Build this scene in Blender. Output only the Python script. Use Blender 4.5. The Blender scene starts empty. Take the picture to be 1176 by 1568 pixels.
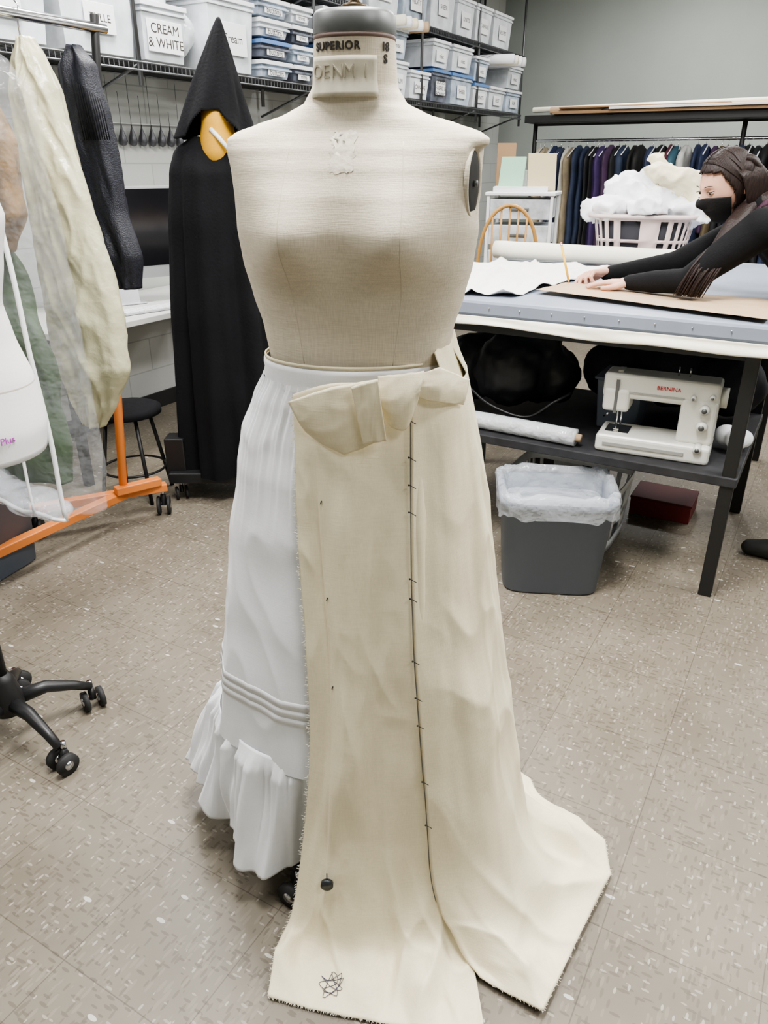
import bpy, math, random
from math import sin, cos, pi, radians, exp, sqrt
from mathutils import Vector, Matrix, noise, Euler
random.seed(7)
C30, S30 = cos(radians(30)), 0.5
RZ = -radians(30)
def P(s, t, z=0.0):
    """room frame: s across (towards right wall), t along the shelf wall"""
    return Vector((s*C30+t*S30, -s*S30+t*C30, z))
def nz(x, y, z=0.0): return noise.noise(Vector((x, y, z)))

# ------------------------------------------------------------------ materials
def mat(name, col, rough=.6, metal=0., var=.0, vs=6., bump=0., bs=60., weave=0., stretch=(1,1,1), sheen=0., trans=0., emit=0., spec=.5):
    m = bpy.data.materials.new(name); m.use_nodes = True
    nt = m.node_tree; N = nt.nodes; L = nt.links
    b = N['Principled BSDF']
    b.inputs['Base Color'].default_value = (*col, 1)
    b.inputs['Roughness'].default_value = rough
    b.inputs['Metallic'].default_value = metal
    b.inputs['Specular IOR Level'].default_value = spec
    if sheen: b.inputs['Sheen Weight'].default_value = sheen
    if trans: b.inputs['Transmission Weight'].default_value = trans
    if emit:
        b.inputs['Emission Color'].default_value = (*col, 1)
        b.inputs['Emission Strength'].default_value = emit
    tc = N.new('ShaderNodeTexCoord')
    mp = N.new('ShaderNodeMapping'); mp.inputs['Scale'].default_value = stretch
    L.new(tc.outputs['Object'], mp.inputs['Vector'])
    colout = None
    if var:
        n = N.new('ShaderNodeTexNoise'); n.inputs['Scale'].default_value = vs; n.inputs['Detail'].default_value = 5
        L.new(mp.outputs['Vector'], n.inputs['Vector'])
        r = N.new('ShaderNodeValToRGB')
        r.color_ramp.elements[0].position = .3; r.color_ramp.elements[1].position = .7
        r.color_ramp.elements[0].color = (*[max(0, c*(1-var)) for c in col], 1)
        r.color_ramp.elements[1].color = (*[min(1, c*(1+var)) for c in col], 1)
        L.new(n.outputs['Fac'], r.inputs['Fac']); colout = r.outputs['Color']
    hsum = None
    if weave:
        outs = []
        for sc in ((60, 60, 900), (900, 900, 60)):
            mm = N.new('ShaderNodeMapping'); mm.inputs['Scale'].default_value = sc
            L.new(tc.outputs['Object'], mm.inputs['Vector'])
            n = N.new('ShaderNodeTexNoise'); n.inputs['Scale'].default_value = .6; n.inputs['Detail'].default_value = 2
            L.new(mm.outputs['Vector'], n.inputs['Vector']); outs.append(n.outputs['Fac'])
        ad = N.new('ShaderNodeMath'); ad.operation = 'ADD'
        L.new(outs[0], ad.inputs[0]); L.new(outs[1], ad.inputs[1])
        hsum = ad.outputs[0]
        mr = N.new('ShaderNodeMapRange'); mr.inputs['From Min'].default_value = .7; mr.inputs['From Max'].default_value = 1.3
        mr.inputs['To Min'].default_value = 1-weave; mr.inputs['To Max'].default_value = 1+weave*.4
        L.new(hsum, mr.inputs['Value'])
        mx = N.new('ShaderNodeMix'); mx.data_type = 'RGBA'; mx.blend_type = 'MULTIPLY'; mx.inputs['Factor'].default_value = 1
        if colout: L.new(colout, mx.inputs[6])
        else: mx.inputs[6].default_value = (*col, 1)
        L.new(mr.outputs['Result'], mx.inputs[7]); colout = mx.outputs[2]
    if colout: L.new(colout, b.inputs['Base Color'])
    if bump:
        bp = N.new('ShaderNodeBump'); bp.inputs['Strength'].default_value = bump; bp.inputs['Distance'].default_value = .01
        if hsum: L.new(hsum, bp.inputs['Height'])
        else:
            n = N.new('ShaderNodeTexNoise'); n.inputs['Scale'].default_value = bs; n.inputs['Detail'].default_value = 4
            L.new(mp.outputs['Vector'], n.inputs['Vector']); L.new(n.outputs['Fac'], bp.inputs['Height'])
        L.new(bp.outputs['Normal'], b.inputs['Normal'])
    return m

def plastic_film(name, col=(.9, .92, .95), fac=.22):
    m = bpy.data.materials.new(name); m.use_nodes = True
    nt = m.node_tree; N = nt.nodes; L = nt.links
    b = N['Principled BSDF']; b.inputs['Base Color'].default_value = (*col, 1); b.inputs['Roughness'].default_value = .12
    tr = N.new('ShaderNodeBsdfTransparent'); mx = N.new('ShaderNodeMixShader')
    n = N.new('ShaderNodeTexNoise'); n.inputs['Scale'].default_value = 14; n.inputs['Detail'].default_value = 3
    tc = N.new('ShaderNodeTexCoord'); L.new(tc.outputs['Object'], n.inputs['Vector'])
    bp = N.new('ShaderNodeBump'); bp.inputs['Strength'].default_value = .8; bp.inputs['Distance'].default_value = .03
    L.new(n.outputs['Fac'], bp.inputs['Height']); L.new(bp.outputs['Normal'], b.inputs['Normal'])
    mx.inputs[0].default_value = fac
    L.new(tr.outputs[0], mx.inputs[1]); L.new(b.outputs[0], mx.inputs[2])
    L.new(mx.outputs[0], N['Material Output'].inputs['Surface'])
    return m

def floor_mat():
    m = bpy.data.materials.new('vinyl_tile'); m.use_nodes = True
    nt = m.node_tree; N = nt.nodes; L = nt.links; b = N['Principled BSDF']
    tc = N.new('ShaderNodeTexCoord')
    def mathn(op, a, c=None, v=None):
        n = N.new('ShaderNodeMath'); n.operation = op
        L.new(a, n.inputs[0])
        if c is not None: L.new(c, n.inputs[1])
        if v is not None: n.inputs[1].default_value = v
        return n.outputs[0]
    base = N.new('ShaderNodeTexNoise'); base.inputs['Scale'].default_value = 4; base.inputs['Detail'].default_value = 9
    L.new(tc.outputs['Object'], base.inputs['Vector'])
    r = N.new('ShaderNodeValToRGB'); r.color_ramp.elements[0].position = .3; r.color_ramp.elements[1].position = .7
    r.color_ramp.elements[0].color = (.150, .128, .096, 1); r.color_ramp.elements[1].color = (.200, .175, .136, 1)
    L.new(base.outputs['Fac'], r.inputs['Fac']); cur = r.outputs['Color']
    def flecks(scale, rot, lim, rnd, colr, seed, cur, strength):
        mp = N.new('ShaderNodeMapping'); mp.inputs['Scale'].default_value = scale; mp.inputs['Rotation'].default_value = (0, 0, rot)
        mp.inputs['Location'].default_value = (seed, seed*.7, 0)
        L.new(tc.outputs['Object'], mp.inputs['Vector'])
        v = N.new('ShaderNodeTexVoronoi'); v.inputs['Scale'].default_value = 1; L.new(mp.outputs['Vector'], v.inputs['Vector'])
        d = mathn('LESS_THAN', v.outputs['Distance'], v=lim)
        sp = N.new('ShaderNodeSeparateColor'); L.new(v.outputs['Color'], sp.inputs['Color'])
        g = mathn('GREATER_THAN', sp.outputs[0], v=rnd)
        f = mathn('MULTIPLY', d, g); f = mathn('MULTIPLY', f, v=strength)
        mx = N.new('ShaderNodeMix'); mx.data_type = 'RGBA'
        L.new(f, mx.inputs[0]); L.new(cur, mx.inputs[6]); mx.inputs[7].default_value = (*colr, 1)
        return mx.outputs[2]
    cur = flecks((32, 110, 1), .5, .36, .60, (.095, .077, .055), 3.1, cur, .6)
    cur = flecks((110, 32, 1), .5, .36, .62, (.105, .086, .062), 7.7, cur, .55)
    cur = flecks((100, 28, 1), .2, .40, .60, (.225, .198, .155), 5.7, cur, .6)
    cur = flecks((42, 120, 1), 1.2, .32, .88, (.38, .35, .29), 1.3, cur, .55)
    cur = flecks((120, 46, 1), .9, .32, .90, (.44, .41, .35), 9.2, cur, .6)
    cur = flecks((17, 42, 1), .4, .20, .94, (.58, .56, .51), 2.2, cur, .8)
    br = N.new('ShaderNodeTexBrick'); br.offset = 0; br.inputs['Scale'].default_value = 1
    br.inputs['Brick Width'].default_value = .305; br.inputs['Row Height'].default_value = .305
    br.inputs['Mortar Size'].default_value = .0014; br.inputs['Mortar Smooth'].default_value = .3
    br.inputs['Color1'].default_value = (1, 1, 1, 1); br.inputs['Color2'].default_value = (.92, .92, .92, 1); br.inputs['Mortar'].default_value = (.58, .56, .54, 1)
    L.new(tc.outputs['Object'], br.inputs['Vector'])
    mx = N.new('ShaderNodeMix'); mx.data_type = 'RGBA'; mx.blend_type = 'MULTIPLY'; mx.inputs[0].default_value = 1
    L.new(cur, mx.inputs[6]); L.new(br.outputs['Color'], mx.inputs[7])
    L.new(mx.outputs[2], b.inputs['Base Color'])
    b.inputs['Roughness'].default_value = .42
    return m

linen = mat('linen', (.63, .56, .445), .85, var=.05, vs=5, weave=.14, bump=.10, sheen=.05)
muslin = mat('muslin', (.80, .72, .52), .85, var=.03, vs=8, weave=.06, bump=.05, sheen=.05)
muslin2 = mat('muslin_pale', (.80, .76, .64), .85, var=.03, weave=.05, bump=.06)
cotton = mat('white_cotton', (.87, .88, .91), .8, var=.015, weave=.03, bump=.04, sheen=.05)
greymetal = mat('grey_metal', (.16, .165, .165), .45, .6, var=.15, vs=20)
darkiron = mat('dark_iron', (.02, .02, .02), .5, .3)
blackp = mat('black_plastic', (.015, .015, .016), .4)
blackc = mat('black_cloth', (.004, .004, .0055), .9, var=.3, bump=.2, bs=90, spec=.3)
knit = mat('black_knit', (.004, .004, .005), .9, var=.3, bump=.2, bs=200, spec=.3)
chrome = mat('chrome', (.6, .6, .62), .2, 1)
paperm = mat('aged_paper', (.53, .49, .39), .8, var=.12, vs=60)
ink = mat('ink', (.03, .025, .02), .7)
redink = mat('red_ink', (.5, .02, .03), .6)
white = mat('white_plastic', (.74, .75, .76), .35)
whitem = mat('white_matte', (.72, .72, .72), .7, var=.03)
wallg = mat('wall_paint', (.31, .34, .315), .8, var=.04, vs=2, bump=.05, bs=30)
ceilm = mat('ceiling_paint', (.68, .68, .66), .9, var=.02)
orange = mat('orange_enamel', (.62, .20, .05), .4)
greybin = mat('grey_bin_plastic', (.105, .125, .16), .45)
rubber = mat('rubber', (.02, .02, .02), .7)
film = plastic_film('clear_film', (.75, .77, .80), .12)
liner = plastic_film('bin_liner_film', (.78, .82, .88), .30)
skin = mat('skin', (.60, .35, .26), .5, var=.06, vs=30)
hairm = mat('dark_hair', (.018, .010, .008), .5, var=.5, vs=8, stretch=(40, 40, 3), bump=.25, bs=6, spec=.3)
wood = mat('honey_wood', (.42, .23, .07), .4, var=.2, vs=12, stretch=(1, 1, .2))
kraft = mat('kraft_paper', (.46, .33, .21), .75, var=.05)
greypad = mat('grey_vinyl', (.24, .27, .33), .4, var=.05)
screen = mat('black_glass', (.008, .008, .01), .12)
alu = mat('aluminium', (.62, .63, .65), .3, .7)
yellowc = mat('mustard_cloth', (.62, .33, .03), .7, weave=.1)
deskm = mat('desk_laminate', (.55, .55, .53), .4)

# ------------------------------------------------------------------ mesh builder
class M:
    def __init__(s): s.v = []; s.f = []; s.mi = []; s.sm = []; s.mats = []
    def idx(s, m):
        if m not in s.mats: s.mats.append(m)
        return s.mats.index(m)
    def add(s, vs, fs, m, smooth=True):
        o = len(s.v); k = s.idx(m); s.v += [Vector(v) for v in vs]
        for f in fs: s.f.append([i+o for i in f]); s.mi.append(k); s.sm.append(smooth)
        return s
    def box(s, c, size, m, rz=0, rx=0, ry=0, tb=(1, 1), smooth=False):
        R = Euler((rx, ry, rz)).to_matrix(); vs = []
        for z in (-1, 1):
            for x, y in ((-1, -1), (1, -1), (1, 1), (-1, 1)):
                k = tb if z < 0 else (1, 1)
                vs.append(Vector(c)+R @ Vector((x*size[0]/2*k[0], y*size[1]/2*k[1], z*size[2]/2)))
        return s.add(vs, [(0, 3, 2, 1), (4, 5, 6, 7), (0, 1, 5, 4), (1, 2, 6, 5), (2, 3, 7, 6), (3, 0, 4, 7)], m, smooth)
    def loft(s, rings, m, caps=True, closed=True, smooth=True, skip=None):
        n = len(rings[0]); vs = [p for r in rings for p in r]; fs = []
        for i in range(len(rings)-1):
            for j in range(n if closed else n-1):
                if skip and skip(i, j): continue
                k = (j+1) % n
                fs.append((i*n+j, i*n+k, (i+1)*n+k, (i+1)*n+j))
        if caps and closed:
            fs.append(tuple(range(n))[::-1]); fs.append(tuple((len(rings)-1)*n+j for j in range(n)))
        return s.add(vs, fs, m, smooth)
    def tube(s, pts, r, m, seg=10, caps=True):
        pts = [Vector(p) for p in pts]
        if not isinstance(r, (list, tuple)): r = [r]*len(pts)
        rings = []; up = None
        for i, p in enumerate(pts):
            d = (pts[min(i+1, len(pts)-1)]-pts[max(i-1, 0)]).normalized()
            if up is None: up = d.orthogonal().normalized()
            else:
                up = up-d*up.dot(d)
                up = up.normalized() if up.length > 1e-6 else d.orthogonal().normalized()
            w = d.cross(up)
            rings.append([p+(up*cos(a)+w*sin(a))*r[i] for a in [2*pi*k/seg for k in range(seg)]])
        return s.loft(rings, m, caps)
    def lathe(s, prof, c, m, seg=32, sx=1, sy=1, caps=True):
        c = Vector(c)
        return s.loft([[c+Vector((r*sx*cos(a), r*sy*sin(a), z)) for a in [2*pi*k/seg for k in range(seg)]] for r, z in prof], m, caps)
    def ell(s, c, r, m, seg=16, rn=10, R=None):
        c = Vector(c); rings = []
        for i in range(rn+1):
            th = -pi/2+pi*i/rn; k = max(cos(th), 1e-3)
            ring = []
            for j in range(seg):
                a = 2*pi*j/seg; v = Vector((r[0]*k*cos(a), r[1]*k*sin(a), r[2]*sin(th)))
                ring.append(c+(R @ v if R else v))
            rings.append(ring)
        return s.loft(rings, m)
    def chain(s, pts, rs, m, seg=12):
        s.tube(pts, list(rs), m, seg)
        for p, r in zip(pts, rs): s.ell(p, (r, r, r), m, seg, 8)
        return s
    def grid(s, rows, m, smooth=True):
        return s.loft(rows, m, caps=False, closed=False, smooth=smooth)
    def caster(s, c, r=.03, ang=0, m=None, w=.022):
        c = Vector(c); ax = Vector((cos(ang), sin(ang), 0)); fw = Vector((-sin(ang), cos(ang), 0))
        z = Vector((0, 0, r))
        for k in (-1, 1):
            s.tube([c+z+ax*(k*w-.007), c+z+ax*(k*w+.007)], r, m or rubber, 20)
            s.tube([c+z+ax*(k*w-.009), c+z+ax*(k*w+.009)], r*.4, chrome, 12)
        s.tube([c+z*1.0, c+z*2.2+fw*.01], [r*.35, r*.3], m or blackp, 10)
        s.tube([c+z*2.0+fw*.01, c+z*2.9+fw*.01], .008, chrome, 10)
        return s
    def build(s, name, parent=None, loc=(0, 0, 0), rz=0, bevel=0, remesh=0, smoothit=0, solid=0, sub=0, segs=2):
        me = bpy.data.meshes.new(name); me.from_pydata(s.v, [], s.f)
        for m in s.mats: me.materials.append(m)
        me.polygons.foreach_set('material_index', s.mi); me.polygons.foreach_set('use_smooth', s.sm)
        me.validate(); me.update()
        o = bpy.data.objects.new(name, me); bpy.context.scene.collection.objects.link(o)
        o.location = loc; o.rotation_euler = (0, 0, rz)
        if parent: o.parent = parent
        if remesh:
            q = o.modifiers.new('r', 'REMESH'); q.mode = 'VOXEL'; q.voxel_size = remesh; q.use_smooth_shade = True
        if smoothit:
            q = o.modifiers.new('s', 'SMOOTH'); q.iterations = smoothit; q.factor = .6
        if solid:
            q = o.modifiers.new('so', 'SOLIDIFY'); q.thickness = solid; q.offset = 0
        if bevel:
            q = o.modifiers.new('b', 'BEVEL'); q.width = bevel; q.segments = segs; q.limit_method = 'ANGLE'; q.angle_limit = radians(50)
        if sub:
            q = o.modifiers.new('su', 'SUBSURF'); q.levels = sub; q.render_levels = sub
        return o

def empty(name, loc=(0, 0, 0), rz=0):
    e = bpy.data.objects.new(name, None); e.location = loc; e.rotation_euler = (0, 0, rz); e.empty_display_size = .1
    bpy.context.scene.collection.objects.link(e); return e

def text(name, body, size, m, parent, loc, rot, ext=.0006, align='CENTER'):
    cu = bpy.data.curves.new(name, 'FONT'); cu.body = body; cu.size = size; cu.extrude = ext; cu.align_x = align; cu.align_y = 'CENTER'
    cu.materials.append(m); o = bpy.data.objects.new(name, cu); bpy.context.scene.collection.objects.link(o)
    o.location = loc; o.rotation_euler = rot; o.parent = parent; return o

def sqf(a, n=2.35): return (abs(sin(a))**n+abs(cos(a))**n)**(-1/n)
def wrap_text(name, body, size, m, parent, rx, ry, ang0, z, spacing=1.0, bold=.02):
    cu = bpy.data.curves.new(name, 'FONT'); cu.body = body; cu.size = size; cu.align_x = 'CENTER'; cu.align_y = 'CENTER'; cu.extrude = .0006
    cu.space_character = spacing; cu.offset = size*bold
    o = bpy.data.objects.new('tmp', cu); bpy.context.scene.collection.objects.link(o)
    bpy.context.view_layer.update()
    dg = bpy.context.evaluated_depsgraph_get()
    me = bpy.data.meshes.new_from_object(o.evaluated_get(dg))
    bpy.data.objects.remove(o)
    for v in me.vertices:
        a = v.co.x/rx+ang0; h = v.co.z; q = sqf(a)
        v.co = Vector(((rx*q+h)*sin(a), -(ry*q+h)*cos(a), z+v.co.y))
    me.materials.clear(); me.materials.append(m)
    q = bpy.data.objects.new(name, me); bpy.context.scene.collection.objects.link(q); q.parent = parent
    return q

def polyres(dense, n):
    L = [0]
    for a, b in zip(dense, dense[1:]): L.append(L[-1]+(b-a).length)
    out = []; j = 0
    for i in range(n):
        t = L[-1]*i/(n-1)
        while j < len(L)-2 and L[j+1] < t: j += 1
        f = (t-L[j])/max(1e-9, L[j+1]-L[j]); out.append(dense[j].lerp(dense[j+1], min(1, max(0, f))))
    return out
def cr(pts, n):
    """arc-length catmull-rom resample"""
    pts = [Vector(p) for p in pts]; ex = [pts[0]*2-pts[1]]+pts+[pts[-1]*2-pts[-2]]; dense = []
    for i in range(1, len(ex)-2):
        p0, p1, p2, p3 = ex[i-1:i+3]
        for k in range(16):
            t = k/16
            dense.append(.5*((2*p1)+(p2-p0)*t+(2*p0-5*p1+4*p2-p3)*t*t+(3*p1-p0-3*p2+p3)*t**3))
    dense.append(pts[-1])
    return polyres(dense, n)
def interp(tab, z):
    if z <= tab[0][0]: return tab[0][1:]
    for a, b in zip(tab, tab[1:]):
        if z <= b[0]:
            f = (z-a[0])/(b[0]-a[0]); f = f*f*(3-2*f)*.35+f*.65
            return tuple(x+(y-x)*f for x, y in zip(a[1:], b[1:]))
    return tab[-1][1:]
def sstep(a, b, x):
    t = max(0, min(1, (x-a)/(b-a))); return t*t*(3-2*t)

# ------------------------------------------------------------------ room
SW, SE, TN, TS, H = -3.66, 4.0, 8.95, -3.0, 3.3
def slab(name, c, size, m, rz=RZ):
    return M().box((0, 0, 0), size, m).build(name, loc=c, rz=rz)
mid_s, mid_t = (SW+SE)/2, (TN+TS)/2
slab('floor', P(mid_s, mid_t, -.05), (SE-SW+.4, TN-TS+.4, .1), floor_mat())
slab('ceiling', P(mid_s, mid_t, H+.05), (SE-SW+.4, TN-TS+.4, .1), ceilm)
def block_mat():
    m = mat('painted_block', (.52, .53, .52), .7, var=.03, bump=.05)
    nt = m.node_tree; N = nt.nodes; L = nt.links; b = N['Principled BSDF']
    tc = N.new('ShaderNodeTexCoord')
    sx = N.new('ShaderNodeSeparateXYZ'); cx = N.new('ShaderNodeCombineXYZ')
    L.new(tc.outputs['Object'], sx.inputs[0]); L.new(sx.outputs['Y'], cx.inputs['X']); L.new(sx.outputs['Z'], cx.inputs['Y'])
    br = N.new('ShaderNodeTexBrick'); br.inputs['Scale'].default_value = 1
    br.inputs['Brick Width'].default_value = .4; br.inputs['Row Height'].default_value = .2; br.inputs['Mortar Size'].default_value = .004
    br.inputs['Color1'].default_value = (.48, .49, .47, 1); br.inputs['Color2'].default_value = (.45, .46, .45, 1); br.inputs['Mortar'].default_value = (.35, .36, .35, 1)
    L.new(cx.outputs[0], br.inputs['Vector']); L.new(br.outputs['Color'], b.inputs['Base Color'])
    return m
slab('wall_left', P(SW-.05, mid_t, H/2), (.1, TN-TS+.2, H), block_mat())
slab('wall_back', P(mid_s, TN+.05, H/2), (SE-SW+.2, .1, H), wallg)
slab('wall_right', P(SE+.05, mid_t, H/2), (.1, TN-TS+.2, H), wallg)
slab('wall_front', P(mid_s, TS-.05, H/2), (SE-SW+.2, .1, H), wallg)
slab('baseboard_left', P(SW+.006, mid_t, .05), (.012, TN-TS, .1), blackp)
slab('baseboard_back', P(mid_s, TN-.006, .05), (SE-SW-.03, .012, .1), blackp)

diffuser = mat('light_diffuser', (1, .98, .95), .5, emit=3)
for i, (s, t, pw) in enumerate([(-2.2, .2, 44), (1.5, .2, 34), (-.75, 1.35, 138), (-2.6, 2.7, 82), (1.1, 2.7, 92), (-1.4, 5.0, 76), (1.4, 5.0, 68), (-1.4, 7.4, 58), (1.4, 7.4, 58)]):
    m = M()
    m.box((0, 0, 0), (.62, 1.22, .06), whitem); m.box((0, 0, -.032), (.54, 1.14, .006), diffuser)
    o = m.build('ceiling_light', loc=P(s, t, H-.03), rz=RZ)
    ld = bpy.data.lights.new('tube_light', 'AREA'); ld.shape = 'RECTANGLE'; ld.size = .54; ld.size_y = 1.14
    ld.energy = pw*1.12; ld.color = (1.0, .985, .97)
    lo = bpy.data.objects.new('tube_light', ld); bpy.context.scene.collection.objects.link(lo)
    lo.parent = o; lo.location = (0, 0, -.04)

# ------------------------------------------------------------------ dress form
AA = radians(11); AD = .194
def torso(m, tab, zs, matl, n=2.35, bust=0, bz=1.335, bx=.088, seg=96, armcut=None):
    rings = []
    for z in zs:
        w, f, b = interp(tab, z); ring = []
        for j in range(seg):
            a = 2*pi*j/seg; c, s_ = cos(a), sin(a)
            x = w*math.copysign(abs(c)**(2/n), c); y = (b if s_ > 0 else f)*math.copysign(abs(s_)**(2/n), s_)
            if y < 0 and bust:
                for k in (-1, 1):
                    y -= bust*exp(-((x-k*bx)/.058)**2-((z-bz)/(.050 if z < bz else .08))**2)*min(1, -y/f*1.3)
            if armcut and armcut[0] < z < armcut[1] and x > 0:
                nx, ny = cos(AA), -sin(AA)
                edge = min(1, (z-armcut[0])/.03, (armcut[1]-z)/.008)
                ov = x*nx+y*ny-AD
                if ov > 0: x -= nx*ov*edge; y -= ny*ov*edge
            ring.append(Vector((x, y, z)))
        rings.append(ring)
    m.loft(rings, matl); return rings
FC = Vector((-.045, 1.36, 0)); FR = -radians(9)
form = empty('dress_form', FC, FR)
BUST = .048
ftab = [(.80, .17, .12, .14), (.93, .20, .135, .15), (1.06, .172, .12, .12), (1.128, .160, .110, .105), (1.19, .170, .107, .105),
        (1.243, .186, .110, .11), (1.298, .199, .119, .115), (1.35, .205, .124, .115), (1.40, .206, .118, .115), (1.44, .210, .106, .11),
        (1.468, .216, .092, .10), (1.486, .215, .078, .09), (1.496, .200, .070, .08), (1.507, .164, .066, .073), (1.521, .114, .063, .066),
        (1.537, .081, .061, .061), (1.56, .067, .060, .058), (1.60, .064, .060, .057), (1.625, .062, .060, .057)]
zs = sorted([.80+i*.0125 for i in range(42)]+[1.32+i*.0045 for i in range(68)])
zs = [z for z in zs if z < 1.622]+[1.625]
m = M(); torso(m, ftab, zs, linen, bust=BUST, armcut=(1.355, 1.478))
m.build('torso', form)
m = M()
def front_y(x, z, ex=.0008):
    w, f, b = interp(ftab, z); n = 2.35
    c = min(.999, abs(x)/w); s_ = (1-c**n)**(1/n); y = -f*s_
    for k in (-1, 1): y -= BUST*exp(-((x-k*.088)/.058)**2-((z-1.335)/(.050 if z < 1.335 else .08))**2)*min(1, s_*1.3)
    return y-ex
seamm = mat('seam_thread', (.56, .50, .40), .9)
for k in (-1, 1):
    m.tube([(k*(.075+.02*sin((z-1.13)*7)), front_y(k*(.075+.02*sin((z-1.13)*7)), z, -.0003), z) for z in [1.14+i*.01 for i in range(35)]], .0007, seamm, 6)
m.build('seams', form)
m = M(); rows = []
for i in range(18):
    row = []
    for j in range(12):
        x = -.022+.036*j/11+.008*nz(i*.5, j*.2); z = 1.495-.058*i/17+.006*nz(j*.5, i*.2)
        row.append(Vector((x, front_y(x, z, .0004+.0014*max(0, nz(i*.5, j*.5, 4))), z)))
    rows.append(row)
m.grid(rows, mat('residue', (.60, .55, .45), .9, var=.12, vs=60, bump=.2, bs=80)); m.build('chest_patch', form)
m = M()
m.loft([[Vector((.0625*sqf(a)*sin(a)*k, -.0605*sqf(a)*cos(a)*k, z)) for a in [2*pi*i/64 for i in range(64)]] for z, k in ((1.6205, 1.0), (1.622, 1.012), (1.6265, 1.012))], mat('rust_band', (.13, .085, .07), .6))
m.loft([[Vector((.0625*sqf(a)*sin(a)*k, -.0605*sqf(a)*cos(a)*k, z)) for a in [2*pi*i/64 for i in range(64)]] for z, k in ((1.6265, 1.01), (1.628, 1.018), (1.652, 1.012), (1.658, .94), (1.662, .35), (1.663, .01))], greymetal)
m.build('neck_cap', form)
m = M(); m.lathe([(.012, 1.66), (.02, 1.664), (.02, 1.668), (.009, 1.672), (.008, 1.68), (.017, 1.688), (.02, 1.70), (.012, 1.714), (.001, 1.718)], (0, 0, 0), mat('bronze', (.10, .07, .04), .4, .7), 24)
m.build('finial', form)
wrap_text('neck_lettering', 'SUPERIOR', .0150, ink, form, .0645, .0609, -.28, 1.6085, 1.14, .03)
wrap_text('size_lettering', '18\nS', .016, ink, form, .0650, .0612, .92, 1.6, 1, .03)
m = M(); rows = []
for i in range(9):
    row = []
    for j in range(17):
        a = -.90+1.56*j/16; z = 1.542+.054*i/8; e = .0008*abs(nz(i*.5, j*.5)); q = sqf(a)
        kk = .0675 if z > 1.565 else .0675+(1.565-z)*.24
        row.append(Vector(((kk*q+e)*sin(a), -((kk-.0038)*q+e)*cos(a), z)))
    rows.append(row)
m.grid(rows, paperm); m.build('paper_label', form, solid=.001)
fadedm = mat('faded', (.42, .38, .30), .9)
for k, tx in enumerate(('OE', 'N', 'M 1')):
    wrap_text('faded_print', tx, .026, fadedm, form, .0688, .0650, -.64+k*.42, 1.575, 1, -.01)
m = M(); k = 1
n_ = Vector((cos(AA), -sin(AA), 0)); t_ = Vector((sin(AA), cos(AA), 0)); cc = n_*AD+t_*.012+Vector((0, 0, 1.421))
def ov(r, e): return [cc+n_*e+t_*(.043*r*cos(a))+Vector((0, 0, .052*r*sin(a))) for a in [2*pi*i/40 for i in range(40)]]
m.loft([ov(1.02, -.004), ov(1.06, .002), ov(1.0, .004), ov(.92, .002), ov(.90, -.001)], linen, caps=False)
m.loft([ov(.92, .0005), ov(.86, .0015), ov(.5, .002), ov(.01, .002)], darkiron)
m.tube([cc+n_*.001, cc+n_*.008], .005, greymetal, 12)
m.build('arm_plate', form)
m = M()
m.tube([(0, .0, .10), (0, .0, .81)], .016, darkiron, 16)
m.lathe([(.05, .09), (.05, .12), (.03, .16), (.02, .2)], (0, 0, 0), darkiron, 24)
for a in (-122, -32, 58, 148):
    a = radians(a)-FR; d = Vector((cos(a), sin(a), 0))
    m.tube([d*.03+Vector((0, 0, .12)), d*.12+Vector((0, 0, .10)), d*.21+Vector((0, 0, .085)), d*.272+Vector((0, 0, .085))], [.018, .014, .012, .012], darkiron, 10)
    m.caster(d*.272, .030, a)
m.build('stand', form)

# ------------------------------------------------------------------ petticoat
Wt = [(.0, .36, .27), (.08, .355, .265), (.2, .345, .262), (.33, .325, .255), (.47, .304, .243), (.638, .283, .220), (.79, .260, .198), (.932, .238, .178), (.998, .222, .163), (1.062, .196, .146), (1.10, .176, .132), (1.128, .168, .124), (1.16, .166, .122)]
def pet_pt(phi, z, k, extra=0.0):
    W, D = interp(Wt, z); c, s_ = cos(phi), sin(phi)
    shrink = 1-.09*max(0, min(1, (c+.55)*1.2))
    if s_ > .3: shrink = 1
    r = shrink+k
    return Vector((FC.x+(W*r+extra)*c, FC.y+(D*r+extra)*s_, z))
petti = empty('petticoat')
SEG = 420
def prow(z, amp, extra=0):
    row = []
    for j in range(SEG):
        phi = 2*pi*j/SEG; cx, sy = cos(phi), sin(phi)
        g = max(0, min(1, (z-.78)/.34))**1.7
        top = max(0, min(1, (1.12-z)/.03))
        f = .6*sin(phi*7+1.2+2*nz(cx*1.5, sy*1.5, z*.8))+.3*sin(phi*12+z*2+nz(cx, sy, z*2)*2)
        gat = .7*nz(cx*15, sy*15, z*1.5)+.5*nz(cx*30, sy*30, z*2+4)
        k = f*amp*(1-.5*g)+g*.085*gat*top
        k += .020*nz(cx*3+z*2.5, sy*3, z*5)
        rr_ = 1-abs(nz(cx*3+z*4, sy*3, z*6+9))*3
        k += .012*max(0, rr_)**1.6
        row.append(pet_pt(phi, z, k, extra))
    return row
m = M(); m.loft([prow(z, .026) for z in [1.105-i*.0075 for i in range(102)]], cotton, caps=False)
for zt in (.474, .492, .510):
    m.loft([prow(zt+.0075, .026, .0003), prow(zt+.0068, .026, .0011), prow(zt-.0060, .026, .0022), prow(zt-.0066, .026, .0002)], cotton, caps=False)
m.build('skirt_body', petti)
m = M()
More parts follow.
